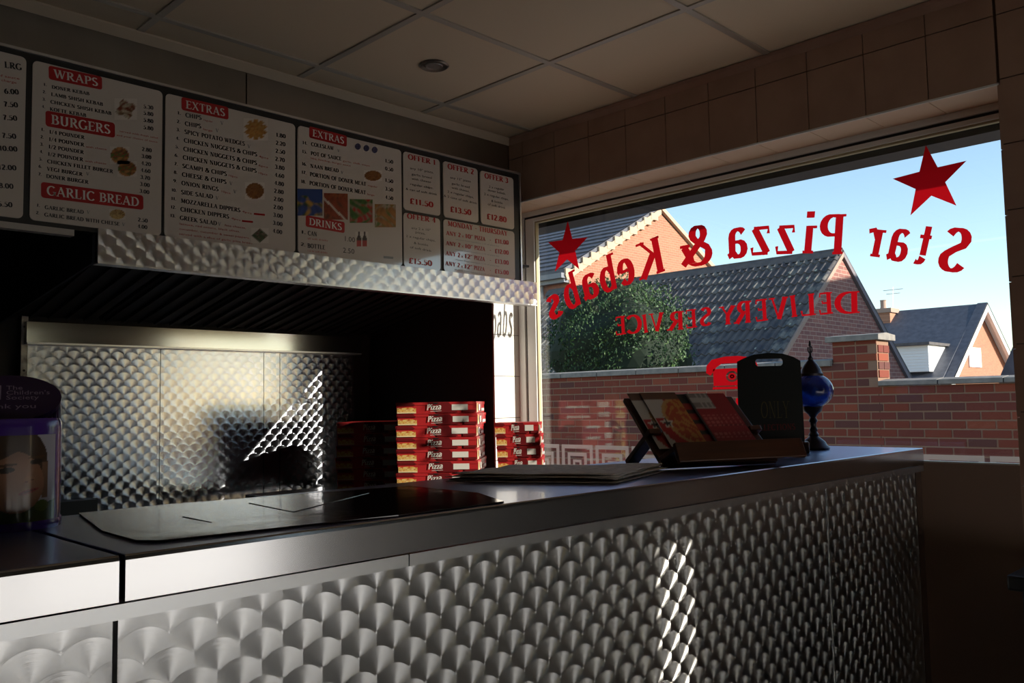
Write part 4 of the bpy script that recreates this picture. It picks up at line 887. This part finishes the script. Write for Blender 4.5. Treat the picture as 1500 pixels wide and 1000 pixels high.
def face_fn(u, v):
    # u 0..1 = crop px -150..278, v 1..0 = crop py 325..825 in the photograph's label
    x = -150+428*u; y = 325+500*(1-v)
    def el(cx, cy, rx, ry, rot=0):
        dx, dy = x-cx, y-cy; c_, s_ = math.cos(rot), math.sin(rot); a_ = (dx*c_+dy*s_)/rx; b_ = (-dx*s_+dy*c_)/ry; return a_*a_+b_*b_
    col = (.42, .4, .45)
    if y > 745: col = (.5, .55, .65)
    if y > 750+.25*(90-x) or el(60, 830, 150, 90) < 1: col = (.06, .08, .03)
    if el(215, 730, 36, 32) < 1: col = (.1, .13, .03)
    if el(60, 480, 180, 220) < 1 and y < 620: col = (.06, .035, .022)
    if abs(x-228) < 13 and 480 < y < 690: col = (.18, .1, .06)
    f_ = el(85, 590, 138, 175, -.12)
    if f_ < 1: k = 1-.35*f_+.15*(x-80)/140; col = (.34*k, .17*k, .1*k)
    if f_ < 1.1 and y < 470-.55*max(-20, min(150, x)): col = (.05, .028, .018)
    if el(45, 520, 40, 17, -.12) < 1: col = (.03, .02, .015)
    if el(185, 478, 30, 15, -.12) < 1: col = (.03, .02, .015)
    if el(45, 492, 52, 8, -.1) < 1 or el(188, 452, 40, 7, -.1) < 1: col = (.08, .04, .02)
    if el(152, 578, 30, 20, -.2) < 1: col = (.38, .18, .1)
    if el(140, 590, 9, 5) < 1 or el(168, 580, 7, 5) < 1: col = (.1, .03, .02)
    if el(150, 645, 50, 12, -.3) < 1: col = (.3, .07, .06)
    if el(150, 645, 48, 2.2, -.3) < 1: col = (.07, .02, .02)
    if x < -130: col = (.4, .38, .45)
    return col
def face_pl(u, v):
    # cylinder angle: u=1 at the viewer's right
    a = math.asin(max(-.98, min(.98, ((-150+428*u)*.26-15)/68)))
    d = front*math.cos(a)+side*math.sin(a); return d*(RT+.0009)+Vector((0, 0, .010+.122*v))
painted('face_picture', face_fn, 90, 100, face_pl, vcol_mat('glossy_print', .2, .4), tn)

# ================================================================ dark clear-covered mat on the worktop
mtm = mat('dark_film_mat', (.012, .011, .012), .09, 0, .8, bump=(9, .25, .003), noise=(3, (.05, .008, .008), 3))
cr = [onz(p, WT+.002) for p in ((88, 746), (150, 778), (200, 792), (235, 792), (420, 772), (600, 757), (735, 742), (742, 735), (700, 722), (600, 712), (400, 727), (240, 737))]
pts = [(q.x, min(1.468, max(1.03, q.y))) for q in cr]
mo = MB().prism(pts, 'z', WT+.0003, WT+.003).build('counter_mat', mtm); tag(mo, 'dark glossy plastic covered mat lying on the steel worktop', 'mat')
for a, b_ in (((365, 737), (430, 750)), ((430, 750), (540, 722)), ((268, 757), (310, 765)), ((500, 757), (525, 756))):
    A_, B_ = onz(a, WT+.003), onz(b_, WT+.003); MB().tube(A_, B_, .0012, .0008, 5).build('film_crease', mtm, mo)

# ================================================================ folded newspaper
np_ = empty('newspaper'); tag(np_, 'folded newspaper lying flat on the steel worktop by the menu stand', 'newspaper')
P4 = [onz(p, WT) for p in ((640, 704), (740, 685), (968, 701), (905, 722))]
P4 = [Vector((1.20, 1.40, 0)), Vector((1.45, 1.465, 0)), Vector((1.675, 1.17, 0)), Vector((1.375, 1.08, 0))]
NEWS = mat('newsprint', (.86, .8, .74), .8, noise=(60, (.62, .58, .54), 8)); NEWD = mat('newsprint_dark', (.1, .09, .1), .7, noise=(40, (.3, .27, .25), 8))
def sheet(k, z, mt, ins, rot):
    c = sum(P4, Vector())/4; nn = 18; vs = []; fs = []
    for j in range(nn+1):
        for i in range(nn+1):
            u, v = i/nn, j/nn
            q = P4[3].lerp(P4[2], u).lerp(P4[0].lerp(P4[1], u), v); q = c+(q-c)*ins; q = Matrix.Rotation(rot, 3, 'Z') @ (q-c)+c
            wv = .0035*math.sin(7*u+k)*math.sin(5*v+k*1.7)+.004*max(0, u-.8)*math.sin(v*9+k)*5*.3
            vs.append((q.x, q.y, z+abs(wv)))
    for j in range(nn):
        for i in range(nn): a = j*(nn+1)+i; fs.append((a, a+1, a+nn+2, a+nn+1))
    o = MB().add(vs, fs).build('paper_sheet', mt, np_, smooth=True, normals=False); s_ = o.modifiers.new('t', 'SOLIDIFY'); s_.thickness = .0016; s_.offset = 1; return o
for k, (z, mt, ins, rot) in enumerate(((WT+.001, NEWS, 1.0, 0), (WT+.0045, NEWD, .98, .03), (WT+.008, NEWS, 1.0, -.02), (WT+.0115, NEWS, .97, .04), (WT+.015, NEWS, .95, 0.0))): sheet(k, z, mt, ins, rot)
b = MB()
for k in range(26):
    v = .12+k*.03; q0 = P4[3].lerp(P4[2], .1).lerp(P4[0].lerp(P4[1], .1), v); q1 = P4[3].lerp(P4[2], .55).lerp(P4[0].lerp(P4[1], .55), v)
    if k % 2: b.face([(q0.x, q0.y, WT+.0215), (q1.x, q1.y, WT+.0215), (q1.x+.001, q1.y+.004, WT+.0215), (q0.x+.001, q0.y+.004, WT+.0215)])

# ================================================================ wooden menu stand + leaflets
ang = math.radians(-24); ST = empty('menu_stand', (1.70, 1.19, WT), ang); tag(ST, 'crossed wooden menu stand holding leaflets on the worktop', 'stand')
WOOD = mat('dark_reddish_wood', (.085, .028, .014), .3, noise=(5, (.05, .016, .008), 6, (1, 12, 12)))
LW = .33; th = math.atan2(.168, .19)
def slab(name, x0, x1, b0, h0, b1, h1, t, mt, parent):
    d = Vector((0, b1-b0, h1-h0)).normalized(); n = Vector((0, -d.z, d.y))*t
    return MB().prism([(b0, h0), (b1, h1), (b1+n.y, h1+n.z), (b0+n.y, h0+n.z)], 'x', x0, x1).build(name, mt, parent, bevel=.002)
slab('back_board', 0, LW, .012, .010, .198, .172, -.012, WOOD, ST)
for x0 in (.0, LW-.035): slab('rear_leg', x0, x0+.035, .195, .001, .07, .085, -.014, WOOD, ST)
slab('ledge', -.0, LW+.03, -.045, .05, .03, .018, .012, WOOD, ST)
slab('front_lip', -.0, LW+.03, -.05, .018, -.03, .062, .012, WOOD, ST)
def leaflet(s0, wd, hgt, off, fn, label, cat='leaflet', base=.046):
    o = empty('menu_leaflet', (0, 0, 0)); tag(o, label, cat, 'leaflets on the wooden stand')
    o.matrix_world = Matrix.Translation(ST.location) @ Matrix.Rotation(ang, 4, 'Z')
    d = Vector((0, .19, .168)).normalized(); n = Vector((0, -d.z, d.y)); st = Vector((s0, .012, .012))+n*(.006+off)+d*base
    def place(u, v): q = st+Vector((u*wd, 0, 0))+d*(v*hgt)+n*.0012; return tuple(q)
    painted('printed_face', fn, 26, 40, place, PRINT, o)
    vs = [st+Vector((a*wd, 0, 0))+d*(c_*hgt)+n*e for e in (0, .001) for a, c_ in ((0, 0), (1, 0), (1, 1), (0, 1))]
    MB().add(vs, [(0, 1, 2, 3), (4, 7, 6, 5), (0, 4, 5, 1), (1, 5, 6, 2), (2, 6, 7, 3), (3, 7, 4, 0)]).build('card', mat('card_black', (.02, .02, .02), .4), o)
    return o
def star_in(u, v, cx, cy, r, asp=1.6):
    dx, dy = (u-cx), (v-cy)*asp; a = math.atan2(dx, dy); k = (a/(2*math.pi/5)) % 1; k = abs(k-.5)*2; return math.hypot(dx, dy) < r*(.42+.58*k**1.6)
def pz(u, v):
    if v > .86: return (.12, .05, .03)
    if star_in(u, v, .27, .42, .13): return (.02, .02, .02)
    if star_in(u, v, .27, .42, .19): return (.6, .55, .5)
    du, dv = u-.95, (v-.45)*1.5; r = math.hypot(du, dv)
    if r < .62: n = nz(u, v, 17, 2); return (.5, .22, .05) if n > .5 else (.4, .06, .02)
    if r < .7: return (.5, .28, .1)
    if v < .52 and r < .95: return (.4, .012, .016)
    if v > .72 and u > .5: return (.35, .03, .03)
    return (.5, .46, .42)
def dk(u, v):
    for cy in (.15, .35, .55, .75):
        if abs(v-cy) < .06 and abs(u-.5) < .3+.1*math.sin(cy*20): return (.3, .02, .02)
    if v > .8 and u < .3: return (.45, .42, .4)
    return (.015, .02, .02)
def rd(u, v):
    if u < .06 or v < .03: return (.02, .02, .02)
    if v > .68 and u < .55: return (.45, .42, .38) if int(v*70) % 2 or int(u*40) % 5 == 0 else (.22, .2, .18)
    c = (.3, .014, .018) if not (.5 < u < .53 or abs(v-.66) < .01 or abs(v-.34) < .01) else (.15, .008, .01)
    if (u*9) % 1 < .5 and (v*26) % 1 < .6 and .1 < v < .62 and .1 < u < .95 and int(v*9) % 3 != 2: return (.5, .12, .1)
    return c
leaflet(.008, .10, .205, .000, pz, 'pizza leaflet with a star, half hidden at the outer end', )
leaflet(.040, .105, .20, .006, pz, 'pizza leaflet with a star and a big pizza slice picture')
leaflet(.128, .06, .195, .003, dk, 'narrow dark leaflet with red squares between the others')
leaflet(.168, .122, .19, .009, rd, 'red price list leaflet with a pale box at the top')
# ================================================================ black paddle sign
pc = onz((1142, 664), WT); pa = math.atan2(pc.y, pc.x)-math.pi/2
PS = empty('paddle_sign', (pc.x+.01, pc.y+.03, WT), pa); tag(PS, 'black chalk sign with a slotted handle standing in a wooden base', 'sign')
w_ = .095; outer = [(-w_, .02), (w_, .02), (w_*.97, .275), (w_*.75, .288), (w_*.45, .298), (0, .302), (-w_*.45, .298), (-w_*.75, .288), (-w_*.97, .278)]
slot = [(-.037, .268), (-.032, .262), (.036, .262), (.041, .268), (.041, .279), (.036, .284), (-.034, .284), (-.038, .279)]
bm = bmesh.new()
def loop(pts, y): vs = [bm.verts.new((x, y, z)) for x, z in pts]; return vs, [bm.edges.new((vs[i], vs[(i+1) % len(vs)])) for i in range(len(vs))]
for y in (-.006, .006):
    _, e1 = loop(outer, y); _, e2 = loop(slot, y); bmesh.ops.triangle_fill(bm, edges=e1+e2, use_beauty=True)
bm.verts.ensure_lookup_table(); no, ns = len(outer), len(slot); half = no+ns
for st_, cnt in ((0, no), (no, ns)):
    for i in range(cnt): a, c_ = st_+i, st_+(i+1) % cnt; bm.faces.new([bm.verts[a], bm.verts[c_], bm.verts[c_+half], bm.verts[a+half]])
bmesh.ops.recalc_face_normals(bm, faces=bm.faces); me = bpy.data.meshes.new('sign_board'); bm.to_mesh(me); bm.free(); me.materials.append(mat('chalk_black', (.006, .008, .007), .5))
inst('sign_board', me, PS)
MB().box(-w_-.012, w_+.012, -.035, .04, 0, .034).build('wooden_base', WOOD, PS, bevel=.004)
b = MB()
for q in text_polys('ONLY', (-.028, .105), (.055, .105), .05, True, .6): b.face([(a, -.0068, c_) for a, c_ in q])
b.build('yellow_lettering', mat('dull_yellow_chalk', (.1, .075, .02), .6), PS, normals=False)
b = MB()
for q in text_polys('AT COLLECTIONS', (-.09, .066), (.07, .07), .018, True): b.face([(a, -.0068, c_) for a, c_ in q])
b.build('red_lettering', mat('dull_red_chalk', (.14, .01, .01), .6), PS, normals=False)
# ================================================================ blue globe lamp
lc = onz((1199, 655), WT); LP = empty('table_lamp', (2.62, 1.268, WT)); tag(LP, 'ornate table lamp with a cobalt glass globe on a dark metal base', 'lamp')
DM = mat('dark_bronze', (.03, .026, .03), .35, .8)
MB().lathe([(.046, 0), (.048, .006), (.044, .012), (.04, .014), (.034, .026), (.022, .036), (.014, .042), (.016, .048), (.011, .056), (.013, .064), (.009, .072), (.010, .085), (.014, .09), (.012, .096), (.009, .102), (.016, .112), (.028, .122), (.032, .136)], n=32).build('lamp_base', DM, LP, smooth=True)
gb = bpy.data.materials.new('cobalt_mosaic_glass'); gb.use_nodes = True; t = gb.node_tree; bs_ = t.nodes['Principled BSDF']
vo = t.nodes.new('ShaderNodeTexVoronoi'); vo.inputs['Scale'].default_value = 55; vr = t.nodes.new('ShaderNodeValToRGB'); vr.color_ramp.elements[0].color = (.004, .012, .16, 1); vr.color_ramp.elements[1].color = (.01, .05, .4, 1)
tcn = t.nodes.new('ShaderNodeTexCoord'); t.links.new(tcn.outputs['Object'], vo.inputs['Vector']); t.links.new(vo.outputs['Color'], vr.inputs[0]); t.links.new(vr.outputs[0], bs_.inputs['Base Color'])
bs_.inputs['Roughness'].default_value = .15; bs_.inputs['Transmission Weight'].default_value = .35
gp = [(.030, .133)]+[(.066*math.cos(math.radians(a)), .186+.056*math.sin(math.radians(a))) for a in range(-62, 63, 8)]+[(.030, .238)]
MB().lathe(gp, n=40).build('glass_globe', gb, LP, smooth=True)
MB().lathe([(.036, .232), (.037, .24), (.032, .244), (.03, .254), (.022, .268), (.012, .280), (.008, .284), (.009, .29), (.004, .296), (.003, .305), (.0015, .345)], n=28).build('lamp_cap', DM, LP, smooth=True)
b = MB()
for i in range(16):
    a0, a1 = math.radians(-60+i*300/16-60), math.radians(-60+(i+1)*300/16-60)
    b.tube((0.010*math.sin(a0), 0.010*math.sin(a0)*-.2, .318+.012*-math.cos(a0)), (.010*math.sin(a1), .010*math.sin(a1)*-.2, .318+.012*-math.cos(a1)), .0022, .0022, 6)
for sx in (-1, 1): b.tube((sx*.006, 0, .328), (sx*.003, 0, .345), .002, .001, 6)
b.build('finial', DM, LP)

# ================================================================ vinyl on the window (outside reading direction is +Y)
XV = XG-.0012
def vput(name, parent, polys, mt=RED_V, x=None):
    b = MB()
    for q in polys: b.face([(XV if x is None else x, a, c_) for a, c_ in q])
    return b.build(name, mt, parent, normals=False)
def merged(polys, rows=110):
    """union of overlapping strokes as one flat sheet of horizontal strips, so the vinyl is a single layer everywhere"""
    z0 = min(c_ for q in polys for _, c_ in q); z1 = max(c_ for q in polys for _, c_ in q); out = []
    def spans(z):
        iv = []
        for q in polys:
            xs = []
            for i in range(len(q)):
                (a, c_), (b_, d_) = q[i-1], q[i]
                if (c_ <= z) != (d_ <= z): xs.append(a+(b_-a)*(z-c_)/(d_-c_))
            if len(xs) >= 2: iv.append([min(xs), max(xs)])
        iv.sort(); m_ = []
        for a, b_ in iv:
            if m_ and a <= m_[-1][1]+1e-5: m_[-1][1] = max(m_[-1][1], b_)
            else: m_.append([a, b_])
        return m_
    for k in range(rows):
        a, b_ = z0+(z1-z0)*k/rows, z0+(z1-z0)*(k+1)/rows; e = (b_-a)*.02; S0, S1, SM = spans(a+e), spans(b_-e), spans((a+b_)/2)
        if len(S0) == len(S1) == len(SM): out += [[(p_[0], a), (p_[1], a), (q_[1], b_), (q_[0], b_)] for p_, q_ in zip(S0, S1)]
        else: out += [[(p_[0], a), (p_[1], a), (p_[1], b_), (p_[0], b_)] for p_ in SM]
    return out
def wpt(p): q = onx(p, XV); return (q.y, q.z)
shop = empty('shop_name_lettering'); tag(shop, 'arched red vinyl lettering of the shop name seen reversed on the window', 'lettering')
# (char, baseline end on the viewer's right, baseline end on the viewer's left, cap height px) ; viewer's right = start of the reading direction
NAME = [('S', (1413, 400), (1372, 395), 63), ('t', (1358, 388), (1336, 385), 60), ('a', (1325, 383), (1297, 379), 62), ('r', (1289, 377), (1264, 374), 58),
        ('P', (1236, 372), (1199, 373), 58), ('i', (1192, 371), (1174, 371), 59), ('z', (1164, 371), (1136, 372), 59), ('z', (1128, 372), (1100, 374), 59), ('a', (1094, 375), (1066, 379), 59),
        ('&', (1043, 384), (998, 391), 56), ('K', (976, 396), (939, 410), 54), ('e', (932, 411), (909, 420), 52), ('b', (906, 421), (883, 430), 50), ('a', (878, 432), (856, 441), 50), ('b', (853, 444), (832, 455), 50), ('s', (826, 458), (808, 470), 48)]
for ch, p0, p1, hp in NAME:
    P, Q = wpt(p0), wpt(p1); up = wpt(((p0[0]+p1[0])/2, (p0[1]+p1[1])/2-hp)); md = wpt(((p0[0]+p1[0])/2, (p0[1]+p1[1])/2)); h = abs(up[1]-md[1])
    vput('letter', shop, merged(text_polys(ch, P, Q, h*(1.07 if ch.islower() else 1), True, 1.3)))
deliv = empty('delivery_lettering'); tag(deliv, 'small red vinyl capitals DELIVERY SERVICE seen reversed on the window', 'lettering')
DL = [('D', 1259, 1223, 459), ('E', 1220, 1200, 460), ('L', 1195, 1173, 462), ('I', 1170, 1158, 464), ('V', 1155, 1128, 467), ('E', 1125, 1107, 470), ('R', 1101, 1077, 473), ('Y', 1078, 1055, 475),
      ('S', 1043, 1026, 477), ('E', 1021, 1005, 480), ('R', 1002, 979, 483), ('V', 973, 952, 485), ('I', 951, 942, 487), ('C', 940, 918, 488), ('E', 917, 902, 490)]
for ch, x0, x1, y in DL:
    P, Q = wpt((x0, y-1)), wpt((x1, y+1)); h = abs(wpt((x0, y-(33 if x0 > 1100 else 28)))[1]-P[1]); vput('letter', deliv, merged(text_polys(ch, P, Q, h*(1.07 if ch.islower() else 1), True, 1.3)))
for c_, r_, lab, rt in (((1362, 266), .126, 'red vinyl star high on the window glass above the reversed letter S', -3), ((831, 364), .130, 'red vinyl star on the window glass close to the hood end', 3)):
    cy, cz = wpt(c_); cz = H0+.722
    pts = []
    for i in range(10):
        a = math.radians(90+36*i+rt); r = r_ if i % 2 == 0 else r_*.40; pts.append((cy+r*math.cos(a), cz+r*math.sin(a)))
    o = vput('window_star', None, [[(cy, cz), pts[i-1], pts[i]] for i in range(10)]); tag(o, lab, 'star sticker')
# phone pictogram and the foot of a numeral
ph = empty('telephone_pictogram'); tag(ph, 'red telephone pictogram on the window partly behind the black sign', 'sticker')
cy = 1.80; cz = H0+.108
def pp(L_): return [(cy+a, cz+c_) for a, c_ in L_]
vput('handset', ph, [pp([(-.11, .03), (-.09, .052), (-.03, .062), (.03, .062), (.09, .052), (.115, .028), (.118, .0), (.098, -.012), (.07, .02), (.045, .034), (-.045, .034), (-.07, .02), (-.098, -.012), (-.118, .0)])])
dial = []
for i in range(24):
    a0, a1 = 2*math.pi*i/24, 2*math.pi*(i+1)/24
    q = lambda a, r: (cy+r*1.25*math.cos(a), cz-.018+r*math.sin(a))
    dial.append([q(a0, .008), q(a1, .008), q(a1, .0), q(a0, .0)])
    o_ = lambda a: (cy+max(-.085, min(.085, .14*math.cos(a))), cz-.02+max(-.034, min(.034, .06*math.sin(a))))
    dial.append([q(a0, .022), q(a1, .022), o_(a1), o_(a0)])
    dial.append([q(a0, .014), q(a1, .014), q(a1, .003), q(a0, .003)])
vput('telephone_body', ph, dial); vput('telephone_foot', ph, [pp([(-.09, -.068), (.09, -.068), (.088, -.058), (-.088, -.058)])])
nm = vput('reversed_numeral', None, [[(1.735, H0-.10), (1.80, H0-.10), (1.785, H0+.004), (1.735, H0+.004)]]); tag(nm, 'sliver of a red vinyl numeral beside the black sign', 'lettering')
# greek key frieze
gk = empty('key_frieze'); tag(gk, 'frosted greek key frieze along the foot of the window', 'frieze')
zt_ = H0-.196; y = 2.735
k = 0
yy = 2.719+.203
while yy > .8:
    a1, a0 = yy-.008, yy-.195
    if a1 > 2.84: a1 = 2.84
    b = MB()
    for q, (lo, hi) in enumerate(((0, .018), (.036, .052), (.068, .08))):
        A0, A1, zt1, zb = a0+lo, yy-.008-lo, zt_-lo, zt_-.178+lo; t_ = hi-lo
        rects = [(A0, A1, zt1-t_, zt1), (A0, A0+t_, zb, zt1-t_), (A1-t_, A1, zb, zt1-t_)]
        if q != 0: rects.append((A0+t_, A1-t_-.02, zb, zb+t_))
        for r0_, r1_, c0, c1 in rects:
            r1c = min(r1_, 2.84)
            if r1c > r0_: b.face([(XV, r0_, c0), (XV, r1c, c0), (XV, r1c, c1), (XV, r0_, c1)])
    b.build('key_motif', FROST, gk, normals=False); yy -= .203
